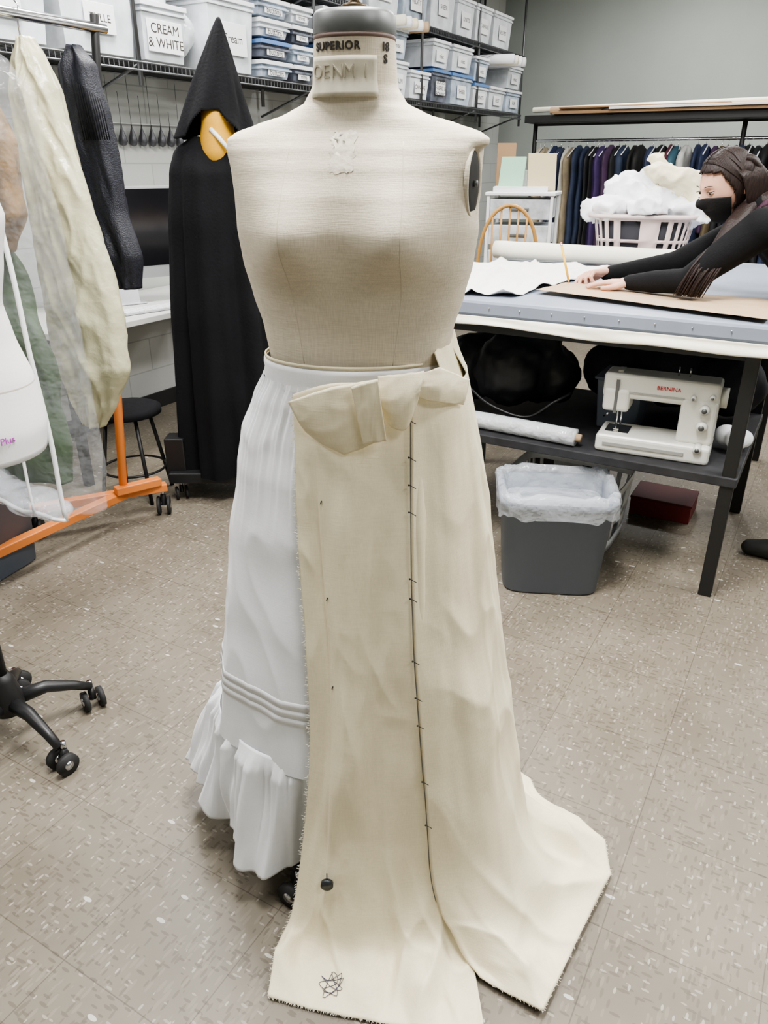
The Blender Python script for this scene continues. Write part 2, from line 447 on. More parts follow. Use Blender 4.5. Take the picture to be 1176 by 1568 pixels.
rows = [[Vector((FC.x+(.1705+e+.0015*nz(a*2, z*120))*cos(a), FC.y+(.127+e+.0015*nz(a*2, z*120))*sin(a), z)) for a in [2*pi*j/120 for j in range(120)]] for z, e in ((1.085, .0), (1.087, .004), (1.095, .0045), (1.10, .0025), (1.108, .004), (1.118, .0018), (1.127, .003), (1.134, .0015), (1.136, -.003))]
m.loft(rows, cotton, caps=False)
m.build('waistband', petti)
m = M(); rows = []
NR = 48
for i in range(NR):
    v = i/(NR-1); z = .372-.275*v; row = []
    for j in range(SEG):
        phi = 2*pi*j/SEG; cx, sy = cos(phi), sin(phi)
        left = max(0, -cx); fr = max(0, -sy)
        wob = phi*11+1.6*nz(cx*2.2, sy*2.2, 1.)
        f = sin(wob+.4*v)
        puff = min(1, v*7)
        f2 = nz(cx*13, sy*13, v*1.0); f3 = nz(cx*34, sy*34, v*1.5)
        k = .105*v**.9*f+(.06+.05*v)*f2*puff+.05*f3*puff*(1-.75*v)
        k += .035*puff*(1-.3*v)
        k += .19*v*left**1.5*(1-.6*fr)-.05*fr*(1-left)
        dphi = (phi-radians(205))/radians(7); k -= .22*v**.6*exp(-dphi*dphi)
        z2 = z+(.020*nz(cx*2.6, sy*2.6, 5.)-.022*f+.040*left**2*(1-fr))*v
        row.append(pet_pt(phi, z2, k))
    rows.append(row)
m.loft(rows, cotton, caps=False)
m.build('ruffle', petti, solid=.0012)

# ------------------------------------------------------------------ muslin overskirt drape
skirt = empty('muslin_skirt')
left = [(-.152, 1.222, 1.10), (-.151, 1.200, .994), (-.152, 1.178, .880), (-.148, 1.157, .759), (-.142, 1.135, .632), (-.1424, 1.108, .422), (-.1656, 1.078, .199), (-.189, 1.048, .053), (-.21, 1.012, .006), (-.2224, .9106, .004)]
lm = [(-.10, 1.206, 1.12), (-.10, 1.182, .99), (-.10, 1.160, .88), (-.10, 1.14, .76), (-.102, 1.12, .63), (-.108, 1.09, .42), (-.12, 1.06, .20), (-.125, 1.025, .05), (-.125, .985, .006), (-.125, .885, .004)]
mi_ = [(-.052, 1.202, 1.125), (-.053, 1.18, .99), (-.054, 1.155, .88), (-.056, 1.135, .76), (-.057, 1.112, .63), (-.06, 1.078, .42), (-.06, 1.045, .20), (-.055, 1.005, .05), (-.045, .96, .006), (-.022, .865, .004)]
sm_ = [(.046, 1.206, 1.12), (.0477, 1.185, .998), (.0497, 1.16, .887), (.052, 1.14, .768), (.057, 1.12, .643), (.0702, 1.095, .468), (.082, 1.07, .292), (.095, 1.045, .142), (.115, .995, .022), (.13, .93, .005), (.15, .845, .004)]
se_ = [(.066, 1.215, 1.12), (.068, 1.195, .998), (.070, 1.17, .887), (.073, 1.15, .768), (.08, 1.13, .643), (.095, 1.105, .468), (.115, 1.08, .292), (.14, 1.05, .142), (.17, 1.0, .03), (.18, .93, .005), (.1835, .858, .004)]
s2 = [(.046, 1.196, 1.12), (.0477, 1.175, .998), (.0497, 1.150, .887), (.052, 1.130, .768), (.057, 1.110, .643), (.0702, 1.084, .468), (.0855, 1.058, .292), (.101, 1.032, .142), (.145, .990, .03), (.187, .942, .012)]
c1 = [(.115, 1.235, 1.115), (.123, 1.215, .998), (.130, 1.19, .887), (.140, 1.165, .768), (.150, 1.145, .643), (.170, 1.115, .468), (.190, 1.085, .292), (.212, 1.05, .142), (.25, .98, .025), (.295, .876, .012)]
c15 = [(.142, 1.29, 1.115), (.160, 1.265, .998), (.171, 1.24, .887), (.184, 1.215, .768), (.197, 1.195, .643), (.220, 1.165, .468), (.245, 1.14, .292), (.280, 1.11, .142), (.34, 1.07, .025), (.40, 1.03, .012)]
c2 = [(.150, 1.35, 1.115), (.172, 1.34, .998), (.187, 1.33, .887), (.205, 1.315, .768), (.223, 1.30, .643), (.252, 1.28, .468), (.278, 1.26, .292), (.315, 1.235, .12), (.41, 1.205, .02), (.507, 1.180, .008)]
c25 = [(.150, 1.37, 1.115), (.175, 1.375, .998), (.192, 1.375, .887), (.211, 1.365, .768), (.231, 1.36, .643), (.260, 1.345, .468), (.280, 1.325, .292), (.312, 1.295, .13), (.40, 1.268, .065), (.505, 1.255, .03)]
c27 = [(.148, 1.395, 1.115), (.175, 1.41, .998), (.193, 1.415, .887), (.213, 1.41, .768), (.233, 1.41, .643), (.262, 1.40, .468), (.280, 1.38, .292), (.300, 1.36, .13), (.35, 1.345, .05), (.425, 1.325, .05)]
c3 = [(.13, 1.43, 1.12), (.155, 1.47, .998), (.17, 1.49, .887), (.185, 1.51, .768), (.20, 1.52, .643), (.225, 1.53, .468), (.240, 1.53, .292), (.255, 1.54, .12), (.27, 1.55, .03), (.29, 1.56, .012)]
c4 = [(.06, 1.48, 1.12), (.08, 1.53, .998), (.09, 1.56, .887), (.10, 1.59, .768), (.11, 1.62, .643), (.12, 1.65, .468), (.13, 1.68, .292), (.14, 1.71, .12), (.16, 1.77, .03), (.18, 1.85, .012)]
c5 = [(-.04, 1.50, 1.12), (-.04, 1.55, .998), (-.04, 1.59, .887), (-.04, 1.62, .768), (-.04, 1.65, .643), (-.04, 1.69, .468), (-.04, 1.72, .292), (-.04, 1.78, .12), (-.04, 1.88, .03), (-.04, 2.05, .012)]
def panel(cols, nu, nv, seed, zmin, edge0=True, pud=1.0, step=False):
    cs = [cr(c, nv) for c in cols]; rows = []
    for i in range(nv):
        v = i/(nv-1); cp = [c[i] for c in cs]; row = cr(cp, nu); lin = polyres(cp, nu); wl = sstep(.86, .98, v); out = []
        for j, p in enumerate(row):
            p = p.lerp(lin[j], wl)
            u = j/(nu-1); L = u*(len(cols)-1)
            d = Vector((p.x-FC.x, p.y-FC.y, 0)).normalized()
            e = min(1, u*8) if edge0 else 1
            hang = min(1, v*5)
            wx = L+.35*nz(L, v*2, seed+20); wv = v+.05*nz(L*1.2, v*3, seed+30)
            a = .010*nz(wx*.9, wv*2.2, seed)+.006*nz(wx*1.7+v*1.5, wv*4.5, seed+3)+.0018*nz(wx*4, wv*10, seed+5)
            for (kx, kv, sx, am) in ((.8, 6.0, 1.4, .0048), (.7, 7.0, -1.8, .0042), (1.5, 2.6, 0.6, .0036), (.5, 11., .3, .0020)):
                rr_ = 1-abs(nz(wx*kx+v*sx, wv*kv, seed+9+kx))*2.6
                msk = max(0, min(1, .15+2.2*nz(L*.9, v*3.0, seed+60+kx*3)))
                a += am*max(0, rr_)**1.4*msk
            a += .006*sin(L*3.3+seed+nz(v*2, 0, seed))*v
            if step: a -= .0050*(1-sstep(.72, .80, L+.03*nz(v*4, 3)))*min(1, v*6)
            low = max(0, (v-.70)/.30)
            flat = max(0, min(1, (.09-p.z)/.08))
            r1_ = max(0, 1-abs(nz(wx*1.0+wv*3, wv*4.5, seed+40))*2.6)**1.6; r2_ = max(0, 1-abs(nz(wx*1.2-wv*4, wv*5, seed+50))*2.6)**1.6
            big = .034*nz(wx*1.3+.5, wv*6, seed+11)+.022*r1_+.018*r2_
            q = p+d*(a*hang*(1-flat)*(.35+.65*e))+d*big*low*pud*(1-flat)*e
            q.z += flat*(max(0, big)*1.0*pud+abs(a)*.6)*(1-.75*max(0, v-.95)/.05)
            q.z = max(q.z, zmin+.002)
            out.append(q)
        rows.append(out)
    return rows
r1 = panel([left, lm, mi_, sm_, se_], 120, 230, 1.3, .004, step=True)
m = M(); m.grid(r1, muslin)
m.build('front_panel', skirt, solid=.0016)
r2 = panel([s2, c1, c15, c2, c25, c27, c3, c4, c5], 240, 230, 6.1, .011)
m = M(); m.grid(r2, muslin)
m.build('side_panel', skirt, solid=.0016)
m = M()
def fray(edge, out, n, ln=.006):
    for q in range(n):
        f = random.random()*(len(edge)-2); i = int(f); p = edge[i].lerp(edge[i+1], f-i)
        dd = Vector(out)+Vector((random.uniform(-.5, .5), random.uniform(-.3, .3), random.uniform(-.5, .5)))
        L_ = ln*random.uniform(.3, 1); m.tube([p, p+dd*L_*.5, p+dd*L_+Vector((0, 0, random.uniform(-.002, .002)))], .00035, muslin2, 4)
fray([row[0] for row in r1], (-1, -.2, 0), 420)
fray(r1[-1], (0, -1, .1), 200, .005); fray(r2[-1][:130], (.5, -.8, .1), 200, .005)
m.build('frayed_threads', skirt)
seam_shade = mat('seam_gap_shadow', (.10, .095, .08), .8)
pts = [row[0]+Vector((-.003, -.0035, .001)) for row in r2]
m = M(); m.tube(pts[2:196], .0010, seam_shade, 6)  # shadow in the open seam gap, drawn as a thin dark grey tube
sl = lambda f: pts[int(f*len(pts))]
for f in (.05, .1, .14, .18, .28, .31, .41, .47, .52, .62, .70):
    p = sl(f)
    m.tube([p+Vector((-.002, -.002, .003)), p+Vector((.009, -.004, -.003))], .0007, darkiron, 6)
    m.ell(p+Vector((-.003, -.002, .003)), (.0019, .0019, .0019), darkiron, 8, 6)
m.build('seam_pins_and_shadow', skirt)
m = M()
jj = 25
for f in (.16, .30, .44):
    p = r1[int(f*230)][jj]; m.tube([p+Vector((-.001, -.002, -.003)), p+Vector((.001, -.002, .003))], .0009, darkiron, 6)
ballp = mat('ballpoint', (.06, .06, .09), .6)
def onfloor(x, y):
    best = min(((q.x-x)**2+(q.y-y)**2, q.z) for row in r1[196:] for q in row[::2]); return Vector((x, y, best[1]+.0026))
star = [(0, 1), (.55, -.8), (-.9, .25), (.95, .3), (-.5, -.85), (.1, 1), (.5, .2), (-.6, -.2), (.3, -.5), (.8, .7), (-.2, .4), (-.75, .75), (.2, -.2), (.9, -.4), (0, .6)]
cen_ = (-.103, .930)
m.tube([onfloor(cen_[0]+.026*p.x, cen_[1]+.028*p.y) for p in cr([(x_, y_, 0) for x_, y_ in star], 90)], .0006, ballp, 5)
m.build('chalk_marks', skirt)
cpt = r1[int(.775*230)][24]
m = M(); m.tube([cpt+Vector((0, -.014, 0)), cpt+Vector((0, -.006, 0))], .0125, mat('pewter', (.05, .055, .06), .4, .6), 24)
m.tube([cpt+Vector((0, -.010, .01)), cpt+Vector((0, -.004, .024))], .0012, darkiron, 6)
m.build('round_tag', skirt)
def flap(top, bot, bulge=.012, seed=0, nu=34, nv=24, lin=True, rdg=.0012):
    T = polyres([Vector(p) for p in top], nu) if lin else cr(top, nu); B = polyres([Vector(p) for p in bot], nu) if lin else cr(bot, nu); rows = []
    for i in range(nv):
        v = i/(nv-1); row = []
        for j in range(nu):
            rd = max(0, 1-abs(nz(j*.06+v*1.5, v*2, seed+3))*3)**1.5
            p = T[j].lerp(B[j], v); p = p+Vector((0, -bulge*sin(pi*v*.9)-.003-.002*nz(j*.12, v*2, seed)-rdg*rd, .001*nz(j*.2, v*3, seed+2)))
            row.append(p)
        rows.append(row)
    return rows
m = M()
m.grid(flap([(-.158, 1.200, 1.094), (-.120, 1.188, 1.111), (-.085, 1.180, 1.124), (-.012, 1.174, 1.139)], [(-.132, 1.201, 1.044), (-.105, 1.190, 1.026), (-.066, 1.180, 1.010), (-.036, 1.178, 1.022), (-.004, 1.178, 1.038)], .007, 1), muslin)
m.grid(flap([(-.052, 1.162, 1.130), (-.010, 1.160, 1.143)], [(-.034, 1.166, 1.034), (.004, 1.162, 1.040)], .004, 5), muslin)
m.grid(flap([(-.010, 1.188, 1.140), (.022, 1.184, 1.144), (.064, 1.190, 1.148)], [(-.002, 1.190, 1.076), (.014, 1.180, 1.058), (.036, 1.180, 1.056), (.052, 1.188, 1.092)], .014, 2, lin=False), muslin)
m.grid(flap([(.058, 1.196, 1.142), (.09, 1.208, 1.150), (.145, 1.258, 1.116)], [(.050, 1.190, 1.106), (.09, 1.200, 1.094), (.136, 1.248, 1.076)], .009, 3), muslin)
m.grid(flap([(.085, 1.27, 1.16), (.105, 1.31, 1.170), (.126, 1.37, 1.178)], [(.105, 1.225, 1.11), (.138, 1.29, 1.10), (.150, 1.37, 1.10)], .004, 4), muslin)
m.grid(flap([(.118, 1.33, 1.160), (.124, 1.36, 1.180), (.124, 1.40, 1.170)], [(.146, 1.31, 1.115), (.152, 1.35, 1.10), (.152, 1.41, 1.11)], .002, 8), muslin)
m.build('waist_flaps', skirt, solid=.0018)
m = M()
m.loft([[Vector((FC.x+(.168+e)*cos(a), FC.y+(.1245+e)*sin(a), z)) for a in [2*pi*j/90 for j in range(90)]] for z, e in ((1.137, .0), (1.137, .003), (1.142, .003), (1.142, .0))], muslin, caps=False)
m.build('waist_tape', skirt)

# ------------------------------------------------------------------ white form at left
wf = empty('dress_form', (-1.02, 1.63, 0), radians(20))
wtab = [(.84, .225, .17, .19), (.90, .235, .17, .20), (1.0, .225, .15, .17), (1.10, .20, .13, .13), (1.17, .19, .125, .12), (1.26, .21, .135, .125), (1.35, .23, .14, .125), (1.42, .215, .12, .12), (1.47, .20, .10, .1), (1.51, .17, .07, .08), (1.535, .10, .065, .065), (1.57, .065, .06, .06), (1.64, .06, .058, .057)]
m = M(); torso(m, wtab, [.84+i*.0125 for i in range(65)], mat('white_jersey', (.66, .65, .64), .8, weave=.04), bust=.035, bz=1.34)
m.lathe([(.06, 1.64), (.06, 1.655), (.02, 1.67), (.001, 1.67)], (0, 0, 0), greymetal)
m.build('torso', wf)
m = M()
for z in (1.17, 1.0):
    w, f, b = interp(wtab, z)
    m.loft([[Vector(((w+.001)*math.copysign(abs(cos(a))**.85, cos(a)), ((b if sin(a) > 0 else f)+.001)*math.copysign(abs(sin(a))**.85, sin(a)), z+dz)) for a in [2*pi*j/60 for j in range(60)]] for dz in (-.001, .001)], seamm, caps=False)
m.build('seams', wf)
m = M(); m.tube([(0, 0, .12), (0, 0, .85)], .017, darkiron, 16)
m.lathe([(.04, .10), (.045, .13), (.03, .2), (.02, .22)], (0, 0, 0), darkiron)
for a in (38, 110, 182, 254, 326):
    a = radians(a-20); d = Vector((cos(a), sin(a), 0))
    m.tube([d*.02+Vector((0, 0, .13)), d*.10+Vector((0, 0, .13)), d*.17+Vector((0, 0, .10)), d*.215+Vector((0, 0, .075))], [.022, .018, .014, .012], blackp, 10)
    m.caster(d*.215, .030, a)
m.build('stand', wf)
purple = mat('purple_ink', (.35, .05, .35), .6)
text('plus_lettering', 'Plus', .022, purple, wf, (.160, -.139, .90), (radians(90), 0, radians(38)))

# ------------------------------------------------------------------ black caped form
BC = Vector((-.69, 3.46, 0))
bf = empty('caped_dress_form', BC)
def cape_ring(z, W, D, amp, n=160, seed=0):
    out = []
    for j in range(n):
        a = 2*pi*j/n
        k = 1+amp*(sin(a*9+seed+nz(cos(a), sin(a), z*.6)*3)+.5*sin(a*17+z))
        dip = .055*max(0, (z-1.40)/.16)*exp(-((a-1.5*pi)/.35)**2)
        out.append(Vector((W*k*cos(a), D*k*sin(a), z-dip)))
    return out
m = M()
tab = [(.13, .29, .27, .09), (.4, .28, .25, .09), (.8, .26, .22, .08), (1.2, .23, .18, .06), (1.42, .205, .15, .04), (1.50, .18, .12, .02), (1.54, .12, .09, .01), (1.56, .085, .07, 0)]
m.loft([cape_ring(z, *interp(tab, z)) for z in [.13+i*.02 for i in range(72)]], blackc, caps=False)
m.build('cape', bf)
m = M()
m.lathe([(.075, 1.44), (.078, 1.50), (.072, 1.55), (.064, 1.59), (.060, 1.64), (.01, 1.66)], (0.015, -.045, 0), yellowc, 32)
m.tube([(.0, -.110, 1.575), (.035, -.125, 1.54), (.075, -.135, 1.495)], .009, whitem, 8)
m.build('neck', bf)
m = M(); rings = []
for i in range(50):
    v = i/49; z = 1.965-.42*v
    W = .004+.152*v**.88; D = .004+.125*v**.88
    ring = []
    for j in range(120):
        a = 2*pi*j/120; k = 1+.09*v*sin(a*7+1+v)+.06*nz(cos(a)*3, sin(a)*3, v*3)
        ring.append(Vector((W*k*cos(a)+.045*(1-v)**1.3, D*k*sin(a)-.02*v, z+.035*nz(cos(a)*1.6, sin(a)*1.6, 2)*v)))
    rings.append(ring)
m.loft(rings, blackc, caps=False, skip=lambda i, j: i > 37 and abs(((j-90+60) % 120)-60) < (i-36)**.6*3.4)
m.build('hood', bf, solid=.004)
m = M()
m.box((0, 0, .12), (.62, .46, .05), blackp)
m.box((-.28, -.14, .20), (.09, .10, .20), blackp)
m.tube([(0, 0, .1), (0, 0, 1.5)], .02, darkiron)
for x, y in ((-.27, -.18), (.27, -.18), (-.27, .18), (.27, .18)): m.caster((x, y, 0), .032, .4)
m.build('base', bf, bevel=.006)

# ------------------------------------------------------------------ left rolling rack and hanging garments
bar0 = Vector((-.96, 2.95, 1.86)); pd = Vector((S30, C30, 0)); qd = Vector((C30, -S30, 0))
rack = empty('rolling_garment_rack')
m = M()
bar1 = bar0-pd*1.7
m.tube([bar0+pd*.04, bar1], .016, chrome, 16)
m.tube([(bar0.x, bar0.y, 1.9), (bar0.x-.06, bar0.y, 1.3)], .014, darkiron, 14)
m.tube([(bar0.x-.06, bar0.y, 1.3), (-1.14, 3.02, .14)], .018, orange, 14)
m.tube([bar1+Vector((0, 0, .04)), Vector((bar1.x-.2, bar1.y, .14))], .018, orange, 14)
def sqbar(a, b, w=.045, h=.035):
    a = Vector(a); b = Vector(b); d = b-a
    m.box((a+b)/2, (d.length, w, h), orange, rz=math.atan2(d.y, d.x))
sqbar((-1.50, 2.86, .13), (-.98, 3.12, .13)); sqbar((-1.14, 3.04, .13), (bar1.x-.2, bar1.y, .13)); sqbar((bar1.x-.45, bar1.y-.13, .13), (bar1.x+.05, bar1.y+.13, .13))
sqbar((-1.16, 2.98, .165), (-1.00, 3.10, .165))
for c in ((-1.0, 3.11, 0), (-1.48, 2.87, 0), (bar1.x+.02, bar1.y+.11, 0), (bar1.x-.42, bar1.y-.11, 0)): m.caster(c, .042, .2)
m.build('frame', rack, bevel=.004)
def drape(m, c, prof, matl, seed=0, wrk=.015, folds=6, seg=120, fold=.10, dz=.009, fine=.2):
    c = Vector(c); rings = []; tab = sorted([tuple(p) for p in prof])
    z0, z1 = tab[0][0], tab[-1][0]; n = max(8, int((z1-z0)/dz))
    for i in range(n+1):
        z = z1-(z1-z0)*i/n; w, t, sh = interp(tab, z); ring = []
        for j in range(seg):
            a = 2*pi*j/seg; ca, sa = cos(a), sin(a)
            dd = wrk*nz(ca*2.2+seed, sa*2+z*4, z*5+seed)+wrk*fine*(max(0, 1-2.6*abs(nz(ca*2.6+z*5, z*5+sa, seed)))+max(0, 1-2.6*abs(nz(ca*2.6-z*6, z*6+sa, seed+7)))-.5)
            tt = t*(1+fold*4*sin(ca*folds+seed+z*.7)*(1 if sa > 0 else -1)*.3)+dd
            ring.append(c+qd*(w*ca+sh+dd*.3)+pd*(tt*math.copysign(abs(sa)**.8, sa))+Vector((0, 0, z)))
        rings.append(ring)
    m.loft(rings, matl)
cream = mat('cream_satin', (.49, .47, .32), .30, var=.05, bump=.5, bs=24)
m = M(); c = bar0-pd*.30; c.z = 0
drape(m, c, [(1.80, .02, .02, .02), (1.74, .06, .04, .02), (1.66, .09, .05, .02), (1.35, .13, .055, .05), (1.0, .17, .065, .08), (.8, .17, .065, .08), (.66, .10, .05, .06), (.57, .05, .03, .04)], cream, 2.0, .016, 5, fine=.5)
m.tube([c+Vector((0, 0, 1.79)), c+Vector((0, 0, 1.84)), c+qd*.015+Vector((0, 0, 1.88)), c+qd*.0+Vector((0, 0, 1.895))], .003, chrome, 6)
m.build('cream_garment_bag', rack)
navy = mat('navy_sequin', (.006, .007, .014), .5, var=.8, vs=160, bump=.3, bs=250)
m = M(); c = bar0-pd*.10; c.z = 0
drape(m, c, [(1.80, .02, .02, .0), (1.74, .08, .04, .0), (1.6, .10, .05, .01), (1.3, .09, .05, .04), (1.15, .09, .05, .08), (1.04, .06, .04, .09)], navy, 5, .016, fine=.15)
for i in range(12):
    x = .02+.12*i/11; p = c+qd*x-pd*.05; m.tube([p+Vector((0, 0, 1.70-.06*i/11)), p+qd*.01+Vector((0, 0, 1.60)), p+qd*(.02+.01*nz(i, 0))+Vector((0, 0, 1.52+.02*nz(i, 4)))], .0018, blackc, 5)
m.build('navy_beaded_dress', rack)
c = bar0-pd*.62; c.z = 0
m = M(); green = mat('olive_cloth', (.030, .055, .022), .7, var=.25, vs=10)
drape(m, c, [(1.28, .12, .04, .04), (1.15, .17, .05, .06), (.9, .20, .06, .08), (.6, .19, .06, .10), (.5, .17, .05, .11)], green, 9, .03); m.build('olive_skirt', rack)
m = M(); brown = mat('bronze_brocade', (.17, .10, .035), .5, var=.6, vs=18, bump=.4, bs=40)
drape(m, c-pd*.03, [(1.72, .06, .03, .06), (1.66, .22, .05, .06), (1.5, .27, .06, .07), (1.32, .24, .06, .09), (1.22, .18, .05, .08)], brown, 4, .03)
drape(m, c-pd*.10+qd*.02, [(1.40, .05, .03, 0), (1.33, .14, .05, 0), (1.26, .12, .05, .0), (1.22, .05, .03, 0)], mat('dusty_pink', (.36, .24, .25), .7, var=.1), 7, .03); m.build('brocade_bodice', rack)
m = M()
drape(m, c, [(1.78, .05, .03, .05), (1.70, .26, .09, .05), (1.62, .33, .11, .06), (1.0, .36, .12, .06), (.55, .37, .12, .06), (.43, .36, .08, .06)], film, 12, .02); m.build('clear_garment_bag', rack)
m = M()
for dx, dy in ((.40, -.12), (.27, -.135)):
    pts_ = [c+qd*(dx-.05*((z-.43)/1.2))+pd*dy+Vector((.01*nz(z*3, dx), 0, z)) for z in [.44+i*.04 for i in range(30)]]
    m.tube(pts_, .0075 if dx > .35 else .005, white, 8)
m.tube([c+qd*x-pd*.13+Vector((0, 0, .44+.02*nz(x*8, 0))) for x in [-.3+i*.05 for i in range(15)]], .007, white, 8)
m.tube([c+qd*x-pd*.13+Vector((0, 0, 1.62)) for x in [-.25+i*.05 for i in range(12)]], .004, white, 8)
m.build('bag_piping', rack)
m = M()
for (x, y, z, r) in [(.12, -.1, .47, .06), (.22, -.1, .46, .07), (.31, -.1, .45, .05), (.02, -.1, .5, .05)]: m.ell(c+qd*x+pd*y+Vector((0, 0, z)), (r*1.3, r, r*.7), liner, 18, 10)
o = m.build('bunched_film', rack, remesh=.012, smoothit=2)

# ------------------------------------------------------------------ waste bins
n64 = 64
def waste_bin(loc, rz, w=.40, d=.29, h=.36):
    e = empty('waste_bin', loc, rz); m = M(); n = n64
    def rr(W, D, z):
        ex = .38
        return [Vector((W*math.copysign(abs(cos(a))**ex, cos(a)), D*math.copysign(abs(sin(a))**ex, sin(a)), z)) for a in [2*pi*j/n for j in range(n)]]
    m.loft([rr(w*.40, d*.39, .0), rr(w*.415, d*.41, .008), rr(w*.475, d*.475, h-.03), rr(w*.49, d*.49, h-.028), rr(w*.5, d*.5, h), rr(w*.48, d*.48, h), rr(w*.40, d*.39, .012)], greybin)
    m.build('bin', e)
    m = M(); rows = []
    prof = [(.51, h-.055), (.512, h-.03), (.525, h+.01), (.51, h+.03), (.46, h+.035), (.43, h+.01), (.42, h-.08)]
    for i, (k, z) in enumerate(prof):
        base = rr(w*k, d*k, z); out = []
        for j, p in enumerate(base):
            a = 2*pi*j/n; q = 1+.05*nz(cos(a)*5, sin(a)*5, z*20); out.append(Vector((p.x*q, p.y*q, p.z+.025*nz(cos(a)*4, sin(a)*4, i*.5+loc[0]))))
        rows.append(out)
    m.loft(rows, liner, caps=False)
    m.loft([rr(w*.42*k, d*.42*k, h-.05+.03*(1-k)) for k in (1, .7, .4, .01)], liner, caps=False)
    m.build('liner', e)
    return e
waste_bin((.630, 2.525, 0), radians(-6), .42, .32, .37)
waste_bin((-1.60, 2.62, 0), radians(-20), .42, .36, .44)

# ------------------------------------------------------------------ cutting table
TS0, TS1, TT0, TT1, TZ = -1.52, -.11, 2.62, 4.35, 1.0
tb = empty('cutting_table', P(TS0, TT0, 0), RZ); LX = TS1-TS0; LY = TT1-TT0
m = M()
m.box((LX/2, LY/2, TZ-.035), (LX, LY, .06), greypad)
m.build('padded_top', tb, bevel=.012)
m = M()
for x, y in ((.08, .06), (LX-.06, .06), (.08, LY-.06), (LX-.06, LY-.06), (.08, .9), (LX-.06, .9)):
    m.box((x, y, (TZ-.07)/2), (.045, .045, TZ-.07), darkiron)
for y in (.06, LY-.06): m.box((LX/2, y, TZ-.10), (LX-.1, .03, .06), darkiron)
for x in (.08, LX-.06): m.box((x, LY/2, TZ-.10), (.03, LY-.1, .06), darkiron)
m.build('legs', tb, bevel=.003)
m = M(); m.box((LX/2+.0, .46, .455), (LX-.06, .86, .035), mat('black_shelf', (.025, .025, .028), .6, var=.3, vs=20)); m.build('lower_shelf', tb, bevel=.004)
m = M(); rows = []
for i in range(8):
    v = i/7; row = []
    for j in range(80):
        x = -.01+(LX+.03)*j/79
        row.append(Vector((x, -.012-.012*v+.006*nz(x*5, v*2), TZ-.060-.03*v-.015*(nz(x*3, 1.)+.8*x/LX)*v)))
    rows.append(row)
m.grid(rows, muslin2)
for xx, sg in ((LX+.012, 1), (-.012, -1)):
    rows = [[Vector((xx+sg*.01*v+.005*nz(y*4, v), y, TZ-.055-.06*v)) for y in [LY*j/40-.02 for j in range(41)]] for v in (0, .3, .6, 1)]
    m.grid(rows, muslin2)
m.build('table_cloth', tb, solid=.002)
m = M()
for i in range(12): m.ell((.1+LX*i/12, -.004, TZ-.03), (.003, .003, .003), chrome, 8, 6)
m.build('tacks', tb)

def sheet(name, corners, z, matl, wr=.006, seed=0, n=60, parent=None, fr=1.0):
    a, b, c, d = [Vector(x) for x in corners]; m = M(); rows = []
    for i in range(n):
        v = i/(n-1); row = []
        for j in range(n):
            u = j/(n-1); p = a.lerp(b, u).lerp(d.lerp(c, u), v)
            rdg = max(0, 1-abs(nz(u*3*fr+v*2, v*3*fr, seed+5))*4)**2
            row.append(Vector((p.x+.012*nz(u*4, v*4, seed)*fr, p.y+.012*nz(u*4, v*4, seed+2)*fr, z+wr*abs(nz(u*5, v*5, seed))+wr*rdg+wr*.4*abs(nz(u*14, v*11, seed+1)))))
        rows.append(row)
    m.grid(rows, matl); return m.build(name, parent, solid=.0012)
def P2(s, t): v = P(s, t); return (v.x, v.y, 0)
sheet('muslin_yardage', (P2(-1.50, 2.65), P2(-1.02, 2.72), P2(-.90, 3.70), P2(-1.50, 3.78)), TZ-.002, mat('bleached_muslin', (.80, .79, .74), .85, weave=.04), .020, 3)
sheet('brown_pattern_paper', (P2(-.98, 2.86), P2(-.15, 2.64), P2(-.14, 3.05), P2(-.94, 3.10)), TZ+.0105, kraft, .002, 5, fr=.3)
m = M(); a = P(-1.56, 3.86, TZ+.045); b = P(-.50, 3.86, TZ+.045); pp = [a.lerp(b, i/20) for i in range(21)]
m.tube(pp, [.042+.003*nz(i*.5, 1) for i in range(21)], muslin2, 24); m.tube([a-qd*.01, b+qd*.02], .02, kraft, 16)
m.build('fabric_roll')

# laundry basket
lb = empty('laundry_basket', P(-.88, 4.13, TZ+.002), RZ+radians(6))
pinkw = mat('blush_plastic', (.66, .54, .52), .4)
def rrect(W, D, z, ex=.45, n=96):
    return [Vector((W*math.copysign(abs(cos(a))**ex, cos(a)), D*math.copysign(abs(sin(a))**ex, sin(a)), z)) for a in [2*pi*j/n for j in range(n)]]
m = M()
lev = [(.20, .14, .0), (.203, .143, .02), (.215, .153, .095), (.219, .156, .11), (.234, .167, .195), (.24, .172, .21)]
m.loft([rrect(*l) for l in lev], pinkw, caps=False, skip=lambda i, j: (i in (1, 3)) and (j % 4 > 1))
m.loft([rrect(.24, .172, .205), rrect(.262, .192, .208), rrect(.265, .195, .222), rrect(.24, .172, .225)], pinkw, caps=False)
m.loft([rrect(.20*k, .14*k, .002) for k in (1, .5, .01)], pinkw, caps=False)
m.build('basket', lb, solid=.003)
m = M(); m.loft([rrect(.19, .13, .01), rrect(.20, .14, .10), rrect(.21, .15, .19)], mat('dark_cloth', (.05, .05, .06), .9)); m.build('dark_laundry', lb)
m = M()
for (x, y, z, r) in [(-.14, 0, .25, .09), (.02, -.02, .27, .12), (.15, .02, .25, .09), (-.08, .03, .31, .12), (.10, .02, .33, .11), (-.22, -.08, .24, .07), (.21, -.06, .24, .09), (.03, .0, .38, .08), (-.16, -.12, .25, .07), (.02, -.14, .26, .08)]:
    m.ell((x, y, z), (r*1.2, r, r*.8), cotton, 20, 12)
o = m.build('crumpled_fabric', lb, remesh=.008, smoothit=3)
tx = bpy.data.textures.new('crumple', 'MUSGRAVE'); tx.noise_scale = .08
try: tx.musgrave_type = 'RIDGED_MULTIFRACTAL'
except Exception: pass
